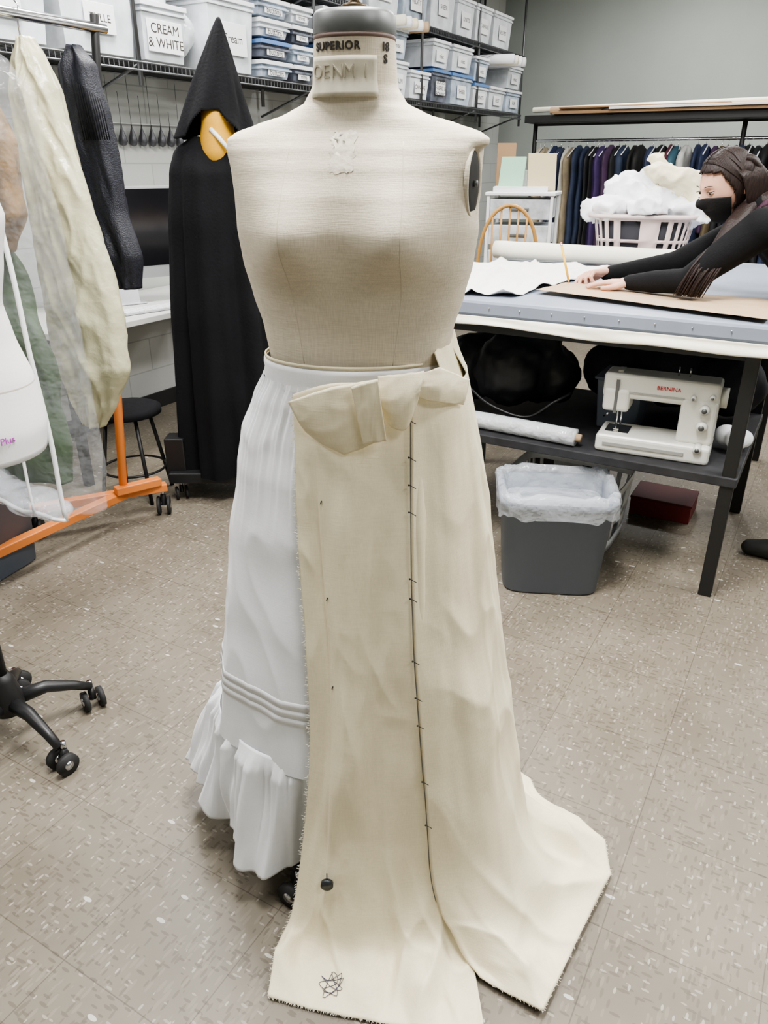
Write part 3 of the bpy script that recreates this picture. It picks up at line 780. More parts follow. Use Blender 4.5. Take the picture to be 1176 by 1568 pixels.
q = o.modifiers.new('d', 'DISPLACE'); q.texture = tx; q.strength = .028; q.texture_coords = 'LOCAL'; q.mid_level = .8
m = M()
m.chain([(.02, -.10, .42), (.10, -.08, .40), (.20, -.06, .35), (.27, -.08, .25)], (.04, .06, .065, .05), muslin)
m.chain([(.0, .0, .48), (.06, -.03, .40)], (.03, .05), muslin)
o = m.build('muslin_scrap', lb, remesh=.008, smoothit=2); q = o.modifiers.new('d', 'DISPLACE'); q.texture = tx; q.strength = .025; q.texture_coords = 'LOCAL'; q.mid_level = .8

# ------------------------------------------------------------------ sewing machine on lower shelf
sewp = mat('machine_cream', (.66, .655, .60), .3)
sw = empty('sewing_machine', P(-.455, 2.80, .473), RZ+radians(4)); sw.scale = (.95, .95, .95)
m = M()
m.box((0, 0, .035), (.42, .19, .07), sewp)
m.box((.145, .01, .15), (.13, .14, .17), sewp)
m.box((.0, .01, .255), (.42, .125, .095), sewp)
m.box((-.155, .0, .20), (.10, .12, .09), sewp)
m.build('body', sw, bevel=.014, segs=3)
m = M()
m.box((-.03, -.096, .035), (.30, .006, .012), mat('groove', (.3, .3, .28), .5))
m.box((-.155, -.058, .215), (.012, .006, .13), mat('slot', (.12, .12, .12), .5))
m.tube([(-.15, 0, .165), (-.15, 0, .075)], .004, chrome); m.tube([(-.135, 0, .165), (-.135, 0, .09)], .0035, chrome)
m.box((-.145, -.008, .076), (.02, .04, .004), chrome); m.box((-.14, .0, .071), (.09, .10, .003), chrome)
for x, z, r in ((.165, .205, .019), (.165, .14, .021), (.12, .245, .010), (.185, .255, .010), (.165, .06, .017)):
    m.tube([(x, -.058, z), (x, -.082 if z > .1 else -.105, z)], [r, r*.9], sewp, 24); m.tube([(x, -.082, z), (x, -.084 if z > .1 else -.107, z)], r*.5, greymetal, 20)
m.tube([(.21, .01, .24), (.235, .01, .24)], .038, sewp, 28)
m.box((-.02, -.0545, .235), (.22, .003, .006), mat('trim_grey', (.35, .35, .33), .5))
for x in (.05, .09): m.tube([(x, .02, .30), (x, .02, .335)], .003, chrome, 8)
m.box((-.155, .01, .305), (.02, .06, .008), sewp)
m.tube([(-.19, .03, .12), (-.21, .05, .10)], .004, chrome, 8)
m.build('controls', sw)
text('badge', 'BERNINA', .021, redink, sw, (.03, -.0545, .265), (radians(90), 0, 0))
tx2 = bpy.data.textures.new('crumple2', 'CLOUDS'); tx2.noise_scale = .12
bagm = mat('black_nylon', (.012, .013, .016), .5)
m = M()
for (s, t, z, r) in [(-1.3, 3.05, .64, .14), (-1.1, 3.0, .66, .16), (-.98, 3.1, .63, .13), (-1.2, 3.15, .74, .11), (-1.02, 3.05, .75, .10)]:
    m.ell(P(s, t, z), (r*1.1, r, min(r, z-.50)), bagm, 20, 12)
o = m.build('black_tote_bag', remesh=.012, smoothit=3)
q = o.modifiers.new('d', 'DISPLACE'); q.texture = tx2; q.strength = .06
m = M(); m.tube(cr([P(-1.22, 2.80, .62), P(-1.1, 2.77, .56), P(-.95, 2.78, .53), P(-.85, 2.80, .60), P(-.80, 2.86, .63)], 24), .006, blackp, 8); m.build('bag_strap', o)
chm = mat('charcoal_cloth', (.02, .021, .028), .8)
m = M()
for (s, t, z, r) in [(-.75, 3.36, .62, .14), (-.5, 3.36, .64, .16), (-.28, 3.34, .62, .14), (-.62, 3.36, .78, .11), (-.40, 3.38, .80, .10)]:
    m.ell(P(s, t, z), (r*1.1, r*.7, min(r, z-.485)), chm, 20, 12)
o = m.build('charcoal_fabric_pile', remesh=.015, smoothit=4)
q = o.modifiers.new('d', 'DISPLACE'); q.texture = tx2; q.strength = .05
m = M(); m.tube([P(-1.47, 2.74, .508).lerp(P(-.72, 2.70, .508), i/16) for i in range(17)], [.033+.002*nz(i*.9, 0) for i in range(17)], plastic_film('film_roll', (.75, .78, .82), .75), 20)
m.tube([P(-1.49, 2.74, .508), P(-.70, 2.70, .508)], .015, kraft, 16); m.build('plastic_film_roll')
m = M(); m.box((0, 0, .1), (.18, .20, .20), greybin, tb=(.85, .85)); m.box((0, 0, .205), (.20, .22, .012), greybin); m.build('grey_tote', loc=P(-.64, 3.06, .475), rz=RZ, bevel=.01)
m = M()
for (x, y, z, r) in [(0, 0, .05, .04), (.03, .02, .045, .035), (-.02, .05, .05, .04)]: m.ell((x, y, z), (r*1.1, r, r), cotton)
o = m.build('cloth_scraps', loc=P(-.185, 2.93, .475), remesh=.006, smoothit=3)
cr_ = M()
for z0, z1 in ((0, .05), (.12, .16), (.24, .28)):
    cr_.loft([rrect(.24*.9+z*.08, .16+z*.06, z, .3) for z in (z0, z1)], white, caps=False)
cr_.loft([rrect(.24*.9+z*.08, .16+z*.06, z, .3) for z in (.05, .12, .24)], white, caps=False, skip=lambda i, j: j % 6 > 1)
cr_.loft([rrect(.216*k, .16*k, .003, .3) for k in (1, .5, .01)], white, caps=False)
cr_.build('white_crate', loc=(.79, 2.95, 0), rz=RZ, solid=.004)
m = M(); m.box((0, 0, .04), (.26, .2, .08), mat('red_card', (.14, .012, .012), .6)); m.box((0, 0, .082), (.265, .205, .012), mat('red_card_lid', (.09, .01, .01), .6)); m.build('red_box', loc=P(-.46, 3.36, 0), rz=RZ, bevel=.003)
m = M(); m.box((0, 0, .16), (.34, .30, .32), blackp, tb=(.92, .92)); m.box((0, 0, .33), (.36, .32, .02), blackp); m.build('black_storage_tote', loc=P(-.92, 3.42, 0), rz=RZ, bevel=.01)

# ------------------------------------------------------------------ desk, computer, stool
dk = empty('desk', P(SW+.37, 2.95, 0), RZ)
m = M(); m.box((0, 0, .735), (.70, 1.5, .03), deskm)
for x, y in ((-.3, -.7), (.3, -.7), (-.3, .7), (.3, .7)): m.box((x, y, .36), (.04, .04, .72), darkiron)
m.box((-.3, 0, .6), (.02, 1.4, .06), darkiron)
m.build('desk_frame', dk, bevel=.003)
ic = empty('desktop_computer', P(SW+.36, 2.92, .753), RZ+radians(68))
m = M(); m.box((0, 0, .36), (.65, .025, .46), alu); m.box((0, -.0135, .385), (.65, .003, .385), screen)
m.box((0, .08, .004), (.22, .20, .008), alu); m.box((0, .06, .10), (.18, .012, .22), alu, rx=-.25)
m.build('monitor', ic, bevel=.004)
m = M(); m.ell((.04, -.014, .16), (.011, .002, .013), blackp); m.ell((.044, -.014, .177), (.003, .0015, .006), blackp); m.build('logo', ic)
m = M(); m.box((0, 0, .006), (.42, .12, .010), alu)
for r in range(5):
    for k in range(16): m.box((-.195+k*.026, -.045+r*.0225, .0125), (.022, .018, .004), white)
m.build('keyboard', loc=P(SW+.60, 2.90, .752), rz=RZ+radians(78), bevel=.001)
ch = empty('stool', P(-2.70, 2.30, 0), .3); m = M()
m.lathe([(.14, .40), (.155, .405), (.155, .43), (.13, .44), (.01, .44)], (0, 0, 0), blackc, 32)
for a in (20, 110, 200, 290):
    a = radians(a); m.tube([(.10*cos(a), .10*sin(a), .40), (.17*cos(a), .17*sin(a), .0)], .009, darkiron)
m.tube([(.145*cos(a), .145*sin(a), .14) for a in [2*pi*i/32 for i in range(33)]], .006, darkiron, 8)
m.build('stool_frame', ch)
m = M(); pew = mat('pewter_grey', (.10, .10, .11), .4, .5)
for i in range(9):
    b = P(SW+.03, 3.20+.075*i+.01*nz(i, 3), 1.60)
    m.lathe([(.002, .05), (.006, .03), (.020, -.01), (.026, -.035), (.018, -.055), (.002, -.062)], b, pew, 16, 1, 1)
    m.tube([b+Vector((0, 0, .045)), b+Vector((0, 0, .10+.24*random.random()))], .0015, greymetal, 5)
m.tube([P(SW+.02, 3.1, 1.655), P(SW+.02, 3.9, 1.655)], .003, whitem, 6)
m.build('hanging_measuring_drops')

# ------------------------------------------------------------------ wire shelving and storage bins
shf = empty('wire_shelving', P(-3.158, 0, 0), RZ)
T0, T1 = 1.6, 8.3
wirem = mat('zinc_wire', (.16, .165, .17), .4, .8)
m = M()
for z in (1.90, 2.42, 2.94):
    for x in (0, -.24, -.48):
        m.tube([(x, T0, z), (x, T1, z)], .005, wirem, 6)
    m.tube([(0, T0, z-.035), (0, T1, z-.035)], .005, wirem, 6)
    y = T0
    while y < T1:
        m.box((-.24, y, z+.004), (.48, .004, .004), wirem)
        m.box((0, y, z-.017), (.004, .004, .034), wirem); y += .03
for y in (T0, 3.1, 4.62, 6.1, 7.2, T1):
    for x in (-.02, -.46):
        m.tube([(x, y, 1.80), (x, y, 3.1)], .012, wirem, 10)
    for z in (1.9, 2.42):
        m.tube([(-.0, y, z), (-.48, y, z-.16)], .008, wirem, 8)
m.build('shelves', shf)
bn = empty('storage_bins', P(-3.158, 0, 0), RZ)
clear = mat('milky_plastic', (.60, .63, .66), .22, var=.22, vs=8)
clearb = mat('bluish_plastic', (.38, .44, .52), .25, var=.4, vs=9)
lidw = mat('lid_plastic', (.72, .74, .76), .35)
lidb = mat('blue_lid', (.10, .20, .42), .4)
darkc = mat('dark_contents', (.10, .11, .14), .4, var=.6, vs=14)
card = mat('cardboard', (.26, .16, .085), .8, var=.05)
m = M(); labels = []
def bin_(y0, y1, z, h, body, lid, lab=None, big=0):
    yc = (y0+y1)/2; w = y1-y0-.02
    m.box((-.22, yc, z+.012+h/2), (.40, w, h), body, tb=(.9, .9))
    m.box((-.22, yc, z+.012+h), (.425, w+.015, .022), lid)
    m.box((-.22, yc, z+.012+h-.03), (.415, w+.005, .012), body)
    lw = min(.18, w*.6)*(1.35 if big else 1); lz = z+h*.5
    m.box((-.021, yc, lz), (.004, lw, min(.12, h*.45)*(1.3 if big else 1)), white)
    if lab: labels.append((lab, yc, lz, min(.045, lw*.26)*(1.35 if big else 1)))
bin_(1.65, 2.12, 1.907, .30, clear, lidw, 'LACE')
bin_(2.15, 2.62, 1.907, .30, clear, lidw)
bin_(2.66, 3.12, 1.907, .30, clear, lidw, 'TULLE')
bin_(3.14, 3.46, 1.907, .24, clear, lidw, 'CREAM\n& WHITE', 1)
bin_(3.62, 4.02, 1.907, .34, clear, lidw, 'Cream', 1)
for k in range(4):
    bin_(4.06, 4.36, 1.907+k*.105, .075, (clearb, darkc, clear, clearb)[k], (lidw, lidb, lidw, lidw)[k], 'buttons')
    bin_(4.38, 4.60, 1.907+k*.105, .075, (darkc, clearb, darkc, clear)[k], lidw, 'trims')
y = 4.70; k = 0
names = ['WOOL', 'SILK', 'MUSLIN', 'CANVAS', 'CORSET\nFABRIC &\nBONING', 'SHEER', 'KNITS', 'FELT', 'FUR', 'VELVET']
while y < 8.0:
    w = random.choice((.34, .40, .44)); h = random.choice((.18, .22))
    bin_(y, y+w, 1.907, h, random.choice((clear, clear, clearb, darkc)), random.choice((lidw, lidw, lidb)), names[k % 10])
    if k % 4 != 3: bin_(y+.01, y+w-.01, 1.907+h+.03, .18, random.choice((clear, clearb, clear)), lidw, 'misc')
    y += w+.03; k += 1
y = 1.7
while y < 8.0:
    w = random.choice((.36, .42, .46)); h = random.choice((.26, .32))
    if random.random() < .2: m.box((-.22, y+w/2, 2.427+.012+h/2), (.4, w-.02, h), card)
    else: bin_(y, y+w, 2.427, h, random.choice((clear, clear, clear, clearb)), random.choice((lidw, lidw, lidw, lidb)), random.choice(names))
    y += w+.03
y = 1.7
while y < 8.0:
    w = random.choice((.36, .42, .46)); bin_(y, y+w, 2.947, .24, random.choice((clear, clearb)), lidw); y += w+.05
m.build('bins', bn, bevel=.006)
for lab, yc, lz, sz in labels:
    text('label_text', lab, sz, ink, bn, (-.0185, yc, lz), (radians(90), 0, radians(90)), .0002)
m = M()
for (y_, z_, r) in [(3.30, 2.20, .10), (3.48, 2.08, .12), (3.45, 2.03, .10), (5.8, 2.38, .09)]: m.ell((-.2, y_, z_), (.17, r*1.3, r), clear, 20, 12)
m.build('soft_sacks', bn, remesh=.015, smoothit=3)
m = M()
for k in range(5): m.tube([(-.45, 5.55+k*.09, 2.385+.03*nz(k, 1)), (.10, 5.6+k*.09, 2.385)], .035, (muslin2, cotton, muslin, cotton, kraft)[k], 16)
for k in range(4): m.tube([(-.45, 7.55+k*.10, 2.34+.02*nz(k, 1)), (.16, 7.6+k*.10, 2.33)], .04, (cotton, muslin2, cotton, whitem)[k], 16)
m.build('fabric_bolts', bn)

# ------------------------------------------------------------------ back rack with costumes
cl = empty('costume_rack', P(-2.70, 7.5, 0), RZ); RL = 3.6
m = M(); RH = 1.78
m.tube([(0, 0, RH), (RL, 0, RH)], .018, darkiron, 14); m.tube([(0, 0, RH-.14), (RL, 0, RH-.14)], .012, chrome, 10)
for x in (0, RL/2, RL):
    m.tube([(x, 0, .12), (x, 0, RH+.01)], .02, darkiron, 12); m.box((x, 0, .12), (.05, .62, .04), darkiron)
    for y in (-.27, .27): m.caster((x, y, 0), .04, 0)
m.box((RL/2, 0, RH+.03), (RL+.04, .5, .06), darkiron)
m.build('rack_frame', cl, bevel=.003)
m = M()
cols = [(.42, .38, .30), (.34, .29, .20), (.46, .46, .44), (.02, .03, .07), (.03, .04, .08), (.48, .47, .42), (.22, .18, .12), (.02, .03, .06), (.03, .08, .11), (.09, .02, .035),
        (.01, .01, .01), (.045, .025, .09), (.02, .05, .035), (.14, .04, .04), (.015, .02, .06), (.14, .15, .17), (.01, .01, .012), (.10, .075, .04), (.012, .012, .016), (.06, .03, .07)]
gm = [mat('costume_cloth_%02d' % i, c_, .75, var=.2, vs=12) for i, c_ in enumerate(cols)]
x = .06; i = 0
while x < RL-.05:
    th = random.uniform(.022, .055); mt = gm[i % 20] if i < 8 else random.choice(gm[3:5]+gm[7:20]+[gm[10], gm[3], gm[16], gm[2], gm[5]]); zt = RH-.18-random.uniform(0, .02); zb = random.choice((.35, .55, .75, .9)); hw = random.uniform(.17, .25)
    off = random.uniform(-.04, .03)
    rings = []
    prof = [(zt, .03, .012), (zt-.03, .10, th*.8), (zt-.07, hw*.85, th), (zt-.12, hw, th*1.1), (zt-.35, hw*.85, th*1.1), (zb+.2, hw*.9, th*1.3), (zb, hw*.95, th*1.35)]
    tab = sorted(prof)
    for q_ in range(34):
        z = zt-(zt-zb)*q_/33; w, t_ = interp(tab, z)
        rings.append([Vector((x+t_*(1+.3*sin(6*cos(a)+i)+.35*nz(a*2, z*5, i))*sin(a)+.015*nz(z*3, i, 2), off+w*cos(a)*(1+.08*nz(z*4, i)), z)) for a in [2*pi*j/28 for j in range(28)]])
    m.loft(rings, mt)
    m.tube([(x, 0, zt), (x, 0, zt+.02), (x, .015, zt+.045), (x, 0, zt+.06)], .0022, chrome if i % 3 else white, 6)
    if random.random() < .4: m.tube([(x+.02, -.2, zt-.08), (x+.02, 0, zt), (x+.02, .2, zt-.08)], .005, white, 6)
    x += th*1.5+random.uniform(0, .02); i += 1
m.build('costumes', cl)
m = M()
m.box((RL/2+.1, -.05, RH+.072), (RL-.3, .5, .022), card); m.box((RL/2+.3, -.1, RH+.095), (RL-.9, .45, .018), whitem); m.box((1.0, -.08, RH+.11), (1.4, .4, .012), card)
m.tube([(.2, -.2, RH+.095), (RL-.4, -.18, RH+.095)], .03, kraft, 16); m.tube([(.0, -.1, RH+.11), (2.2, -.12, RH+.13)], .022, muslin2, 16)
m.ell((.75, -.24, RH+.08), (.09, .05, .035), darkiron, 12, 8)
m.build('boards', cl, bevel=.002)

# drawer cart & papers, bow chair
dc = empty('drawer_cart', P(-1.86, 5.05, 0), RZ+radians(12)); m = M()
for x in (-.2, .2):
    for y in (-.18, .18): m.box((x, y, .64), (.02, .02, 1.28), white)
for k in range(8):
    m.box((0, 0, .10+k*.155), (.38, .36, .12), mat('drawer_%d' % k, (.50, .53, .55), .3, var=.3, vs=14)); m.box((0, -.183, .10+k*.155), (.12, .012, .02), greymetal)
m.box((0, 0, 1.275), (.44, .40, .02), white)
m.build('cart', dc, bevel=.004)
m = M(); m.box((-.02, -.02, 1.30), (.34, .28, .03), white, rz=.1); m.box((-.08, -.05, 1.40), (.16, .015, .18), mat('mint_paper', (.30, .50, .36), .8), rx=-.25, rz=-.15); m.box((.10, .0, 1.40), (.18, .015, .22), mat('tan_paper', (.46, .39, .24), .8), rx=-.2, rz=.3)
m.box((.02, .08, 1.36), (.3, .1, .1), white); m.box((-.15, .1, 1.44), (.12, .02, .26), card, rz=.2, rx=-.1); m.build('papers', dc, bevel=.001)
bc = empty('bow_back_chair', P(-1.78, 4.62, 0), RZ+radians(200)); m = M()
m.lathe([(.18, .66), (.2, .67), (.2, .695), (.17, .70)], (0, 0, 0), wood, 32)
for a in (45, 135, 225, 315):
    a = radians(a); m.tube([(.12*cos(a), .12*sin(a), .67), (.21*cos(a), .21*sin(a), .0)], [.016, .013], wood, 10)
m.tube([(.17*cos(a), .17*sin(a), .25) for a in [2*pi*i/24 for i in range(25)]], .009, wood, 8)
arc = [(-.18*cos(pi*i/20), .16+.05*sin(pi*i/20), .70+.53*sin(pi*i/20)**.6) for i in range(21)]
m.tube(arc, .011, wood, 10)
for k in (-.1, -.05, 0, .05, .1): m.tube([(k*.9, .15, .69), (k, .205, .70+.53*(1-(k/.18)**2)**.3)], .006, wood, 8)
m.build('chair', bc)

# ------------------------------------------------------------------ woman leaning over the table
wo = empty('woman')
m = M()
m.chain([P(.16, 3.2, .92), P(.06, 3.18, 1.05), P(-.10, 3.14, 1.16), P(-.20, 3.12, 1.235)], (.135, .112, .120, .10), knit, 16)
for dt in (-.07, .07):
    m.chain([P(.16, 3.2+dt, .92), P(.06, 3.18+dt*.8, 1.05), P(-.10, 3.14+dt, 1.165), P(-.21, 3.12+dt, 1.24)], (.115, .095, .10, .075), knit, 16)
m.chain([P(-.20, 3.12, 1.25), P(-.255, 3.115, 1.295), P(-.285, 3.112, 1.315)], (.085, .06, .056), knit)
m.chain([P(-.21, 3.03, 1.25), P(-.245, 2.955, 1.250), P(-.36, 2.93, 1.15), P(-.45, 2.93, 1.070), P(-.56, 2.965, 1.058), P(-.665, 3.0, 1.043)], (.078, .070, .056, .049, .042, .030), knit)
m.chain([P(-.22, 3.21, 1.25), P(-.27, 3.28, 1.250), P(-.42, 3.30, 1.17), P(-.56, 3.29, 1.088), P(-.68, 3.24, 1.064), P(-.80, 3.19, 1.045)], (.074, .068, .056, .049, .042, .030), knit)
m.chain([P(.13, 3.11, .88), P(.08, 3.10, .50), P(.06, 3.10, .12)], (.105, .068, .045), knit, 16)
m.chain([P(.17, 3.30, .88), P(.22, 3.33, .50), P(.24, 3.34, .12)], (.105, .068, .045), knit, 16)
m.build('clothed_body', wo, remesh=.009, smoothit=6)
m = M()
for s, t in ((.06, 3.10), (.24, 3.34)):
    m.chain([P(s+.03, t, .045), P(s-.05, t, .04), P(s-.13, t, .032)], (.042, .042, .032), rubber)
m.build('shoes', wo, remesh=.008, smoothit=2)
m = M(); m.chain([P(-.26, 3.115, 1.295), P(-.30, 3.112, 1.325), P(-.34, 3.108, 1.35)], (.05, .048, .047), skin, 16); m.build('neck', wo)
scarf = mat('plum_knit', (.045, .012, .028), .8, bump=.3, bs=120)
m = M(); cen = P(-.275, 3.113, 1.295)
ax = (P(-.34, 3.105, 1.35)-P(-.2, 3.12, 1.24)).normalized(); u_ = ax.orthogonal().normalized(); w_ = ax.cross(u_)
for k in range(3): m.tube([cen+ax*(k*.014-.02)+(u_*cos(a)+w_*sin(a))*(.064-.003*k+.004*sin(5*a+k)) for a in [2*pi*i/30 for i in range(31)]], .012, scarf, 10)
m.chain([P(-.22, 3.03, 1.30), P(-.31, 3.02, 1.25), P(-.36, 3.02, 1.18)], [.03, .034, .025], scarf, 12)
m.build('scarf', wo)
HC = P(-.395, 3.095, 1.375)
F = Vector((-.94, -.22, -.34)).normalized(); yv = -F; zv = (Vector((0, 0, 1))-yv*yv.dot(Vector((0, 0, 1)))).normalized(); xv = yv.cross(zv)
HM = Matrix((xv, yv, zv)).transposed()
def head(d, k=1.0, nose=1.0):
    x, y, z = d
    px, py, pz = x*.073, y*.093, z*.116
    if z < 0:
        px *= 1-.32*(-z)**1.6
        if y > 0: py *= 1-.45*(-z)**.9
        else: py *= 1-.08*(-z)
    if y < 0:
        py -= nose*.024*exp(-(x/.13)**2-((z+.20)/.17)**2)
        py -= nose*.008*exp(-(x/.10)**2-((z-.0)/.2)**2)
        py += .010*(exp(-((x-.34)/.17)**2-((z-.08)/.12)**2)+exp(-((x+.34)/.17)**2-((z-.08)/.12)**2))
        py -= .007*exp(-(x/.3)**2-((z+.50)/.10)**2)*(1-.5*exp(-((z+.50)/.02)**2))
        py -= .010*exp(-(x/.3)**2-((z+.82)/.14)**2)
        py -= .004*exp(-(x/.5)**2-((z-.24)/.07)**2)
    return Vector((px, py, pz))*k
def hp(v): return HC+HM @ v
m = M(); rings = []
for i in range(61):
    th = -pi/2+pi*i/60; ring = []
    for j in range(80):
        a = 2*pi*j/80; ring.append(hp(head((cos(th)*cos(a), cos(th)*sin(a), sin(th)))))
    rings.append(ring)
m.loft(rings, skin)
for k in (-1, 1):
    m.ell(hp(Vector((k*.074, .012, -.002))), (.008, .018, .030), skin, 14, 8, HM)
m.build('head', wo)
m = M(); eyew = mat('eye_white', (.58, .56, .53), .3)
lidm = mat('eyelid', (.50, .28, .21), .5)
for k in (-1, 1):
    m.ell(hp(Vector((k*.029, -.0770, .0090))), (.012, .009, .0046), eyew, 14, 8, HM)
    m.ell(hp(Vector((k*.029, -.0842, .0080))), (.0052, .003, .0042), ink, 12, 8, HM)
    m.ell(hp(Vector((k*.029, -.0765, .0145))), (.0135, .0095, .0038), lidm, 14, 8, HM)
    m.tube([hp(Vector((k*x, -.0890+.5*(x-.03)**2*14, .0120+.002*(1-((x-.03)/.016)**2)))) for x in (.016, .022, .03, .038, .044)], .0013, ink, 6)
    m.tube([hp(Vector((k*x, -.0940+(x-.014)*.35, .029+.004*(1-((x-.032)/.02)**2)))) for x in (.015, .022, .032, .042, .050)], [.0010, .0016, .0016, .0012, .0006], hairm, 6)
m.build('eyes', wo)
m = M(); rows = []
for i in range(24):
    z = -.93+.90*i/23; row = []
    for j in range(40):
        a = -pi/2+radians(-72+144*j/39)
        zz = z-.12*(abs(j-19.5)/19.5)**2*((i-12)/11 if i > 12 else 0)
        c_ = sqrt(max(0, 1-zz*zz)); d = (c_*cos(a), c_*sin(a), zz)
        v = head(d, 1.035, 1.0); v.y -= .004; row.append(hp(v))
    rows.append(row)
m.grid(rows, mat('black_mask', (.008, .008, .009), .8, bump=.2, bs=150))
for k in (-1, 1):
    m.tube([hp(Vector((k*.062, -.035, -.025))), hp(Vector((k*.077, -.005, .012))), hp(Vector((k*.078, .022, .02))), hp(Vector((k*.076, .02, -.03))), hp(Vector((k*.062, -.03, -.06)))], .0016, blackc, 6)
m.build('face_mask', wo, solid=.0015)
m = M(); rings = []
for i in range(61):
    th = -pi/2+pi*i/60; ring = []
    for j in range(120):
        a = 2*pi*j/120; d = (cos(th)*cos(a), cos(th)*sin(a), sin(th)); v = head(d, 1.085, 0)
        if d[1] > 0: v.y += .008
        v.z += -.004*exp(-(d[0]/.05)**2) if d[2] > .5 else 0
        ring.append(hp(v))
    rings.append(ring)
def skip(i, j):
    th = -pi/2+pi*(i+.5)/60; a = 2*pi*(j+.5)/120; x, y, z = cos(th)*cos(a), cos(th)*sin(a), sin(th)
    if z < -.60: return True
    line = -.22-.48*max(0, z)**.8
    return y < line and z < .62-.12*abs(x)
m.loft(rings, hairm, caps=False, skip=skip)
m.build('hair_cap', wo, solid=.006)
def L3(v): return hp(Vector(v))
ks = 1 if xv.dot(Vector((0, -1, 0))) > 0 else -1
# combed strands lying over the cap, from the centre parting down behind the ears
m = M()
def hs(x, y, z, k=1.115):
    d = Vector((x, y, z)).normalized(); v = head(tuple(d), k, 0)
    if d.y > 0: v.y += .008
    return hp(v)
for side in (-1, 1):
    for i in range(26):
        y0 = -.62+1.25*i/25; 
        m.tube(cr([hs(side*.03, y0, .85-.1*abs(y0)), hs(side*.45, y0*.85+.02, .75), hs(side*.80, y0*.55+.10, .45), hs(side*.95, y0*.35+.22, .08), hs(side*.88, y0*.25+.36, -.30)], 16), [.002]+[.0042]*13+[.003, .002], hairm, 6)
m.build('combed_hair', wo)
m = M()
m.chain([L3((ks*.046, .040, .045)), L3((ks*.056, .045, -.02)), L3((ks*.056, .050, -.075)), P(-.335, 3.00, 1.25), P(-.355, 2.955, 1.19), P(-.385, 2.915, 1.12), P(-.405, 2.895, 1.065), P(-.42, 2.885, 1.032)], (.038, .040, .038, .038, .038, .033, .023, .012), hairm, 14)
m.chain([P(-.345, 2.985, 1.21), P(-.395, 2.935, 1.13), P(-.44, 2.90, 1.06), P(-.465, 2.89, 1.03)], (.030, .027, .018, .009), hairm, 12)
m.chain([L3((0, .075, .03)), L3((0, .085, -.05)), P(-.26, 3.10, 1.325)], (.055, .052, .04), hairm, 14)
m.build('hair_mass', wo, remesh=.006, smoothit=3)
m = M()
for i in range(40):
    f = i/39; sd = random.uniform(-1, 1); sd2 = random.uniform(-1, 1)
    st = [L3((ks*(.050+.03*f), .00+.075*(1-f), .070-.02*f)), L3((ks*(.088), .008+.08*(1-f), .02)), L3((ks*.092, .012+.085*(1-f), -.05)), L3((ks*.084, .018+.075*(1-f), -.11))]
    tg = [P(-.35+.08*(f-.3), 2.955+.012*sd, 1.205), P(-.385+.09*(f-.5), 2.895+.010*sd, 1.13), P(-.410+.09*(f-.5)+.006*sd2, 2.878+.010*sd, 1.075), P(-.430+.09*(f-.5)+.008*sd2, 2.875+.010*sd, 1.026)]
    m.tube(cr(st+tg, 26), [.0048]*8+[.0055]*8+[.005]*4+[.0045, .004, .0035, .003, .002, .0012], hairm, 8)
for i in range(24):
    f = i/23; sd = random.uniform(-1, 1)
    m.tube(cr([L3((.06-.12*f, .05, .085)), L3((.075-.15*f, .100, .0)), L3((.06-.12*f, .10, -.07)), P(-.25+.02*sd, 3.04+.14*f, 1.31), P(-.17+.02*sd, 3.02+.18*f, 1.335-.01*f)], 18), [.013]*13+[.010, .008, .006, .004, .002], hairm, 8)
m.build('long_hair', wo)

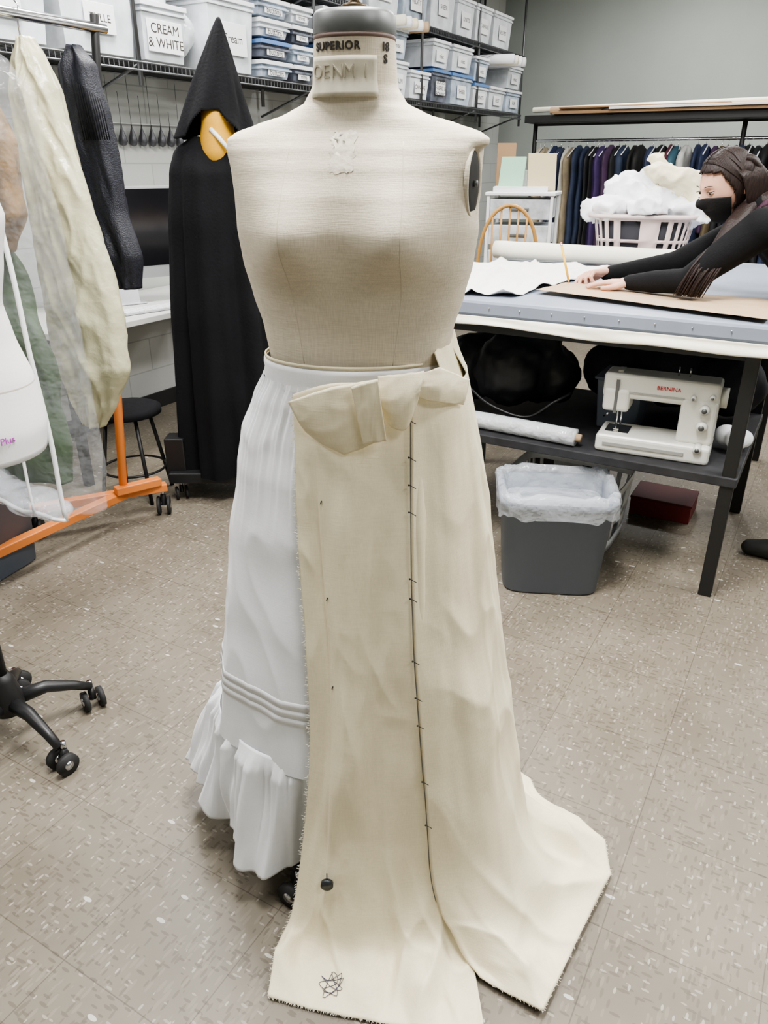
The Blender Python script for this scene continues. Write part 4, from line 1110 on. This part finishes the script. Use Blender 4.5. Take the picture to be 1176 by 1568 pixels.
def hand(name, wrist, fwd, up, thumb_side, curls, spread=.05, thumb=None, sc=.95):
    x = Vector(fwd).normalized(); z = (Vector(up)-x*x.dot(Vector(up))).normalized(); y = z.cross(x)*thumb_side
    W = Vector(wrist)
    def T(v): return W+(x*v[0]+y*v[1]+z*v[2])*sc
    m = M()
    m.chain([T((-.03, 0, 0)), T((0, 0, 0)), T((.025, 0, 0))], (.024*sc, .023*sc, .020*sc), skin, 14)
    ys = (.029, .010, -.009, -.027); ln = (.070, .078, .073, .058); kx = (.086, .090, .086, .078)
    for i in range(4):
        k = Vector((kx[i], ys[i], .002))
        m.chain([T((.012, ys[i]*.5, 0)), T((.05, ys[i]*.85, 0)), T(k)], (.014*sc, .0135*sc, .0105*sc), skin)
        ang = 0; p = k.copy(); pts = [T(p)]; sp = ys[i]*spread/.03
        for seg, c in zip((.46, .30, .24), curls[i]):
            ang += c; L_ = ln[i]*seg
            p = p+Vector((cos(ang)*L_*cos(sp), L_*sin(sp)*cos(ang), -sin(ang)*L_)); pts.append(T(p))
        m.chain(pts, (.0098*sc, .0090*sc, .0082*sc, .0072*sc), skin)
    th = thumb or [(.015, .022, -.004), (.040, .044, -.010), (.068, .052, -.014), (.090, .050, -.016)]
    m.chain([T(v) for v in th], (.0135*sc, .0125*sc, .0100*sc, .0085*sc), skin)
    return m.build(name, wo, remesh=.0022, smoothit=3)
w1 = P(-.665, 3.0, 1.042)
hand('left_hand', w1, P(-1, .06, -.07), (0, 0, 1), 1, [(.12, .15, .12), (.10, .14, .12), (.10, .14, .12), (.12, .16, .14)], .12)
w2 = P(-.80, 3.19, 1.052)
tip = Vector((.738, 3.10, 1.016)); ptop = Vector((.702, 3.15, 1.165))
hand('right_hand', w2, tip+Vector((.02, .02, .03))-w2, (.1, .35, 1), -1, [(.35, .45, .2), (.55, .6, .35), (.75, .9, .5), (.85, 1.0, .6)], .02,
     thumb=[(.015, .022, -.006), (.045, .038, -.018), (.078, .034, -.026), (.104, .024, -.030)])
m = M(); yel = mat('pencil_yellow', (.75, .45, .04), .4); d = (ptop-tip)
m.tube([tip+d*.08, tip+d*.92], .0046, yel, 6); m.tube([tip+d*.0, tip+d*.08], [.0006, .0046], wood, 8); m.tube([tip+d*.92, tip+d*.96], .0048, chrome, 8); m.tube([tip+d*.96, tip+d*1.0], .0046, mat('eraser', (.6, .25, .22), .7), 8)
m.build('pencil')

# ------------------------------------------------------------------ world + camera
w = bpy.data.worlds.new('world'); bpy.context.scene.world = w; w.use_nodes = True
w.node_tree.nodes['Background'].inputs[0].default_value = (.6, .62, .65, 1); w.node_tree.nodes['Background'].inputs[1].default_value = .3
try: bpy.context.scene.view_settings.look = 'AgX - Medium High Contrast'
except Exception: pass
cam = bpy.data.cameras.new('camera'); co = bpy.data.objects.new('camera', cam); bpy.context.scene.collection.objects.link(co)
co.location = (0, 0, 1.45); co.rotation_euler = (radians(90-24.9), 0, 0)
cam.sensor_fit = 'VERTICAL'; cam.sensor_height = 24; cam.lens = 24*1150/1568; cam.clip_start = .02
bpy.context.scene.camera = co
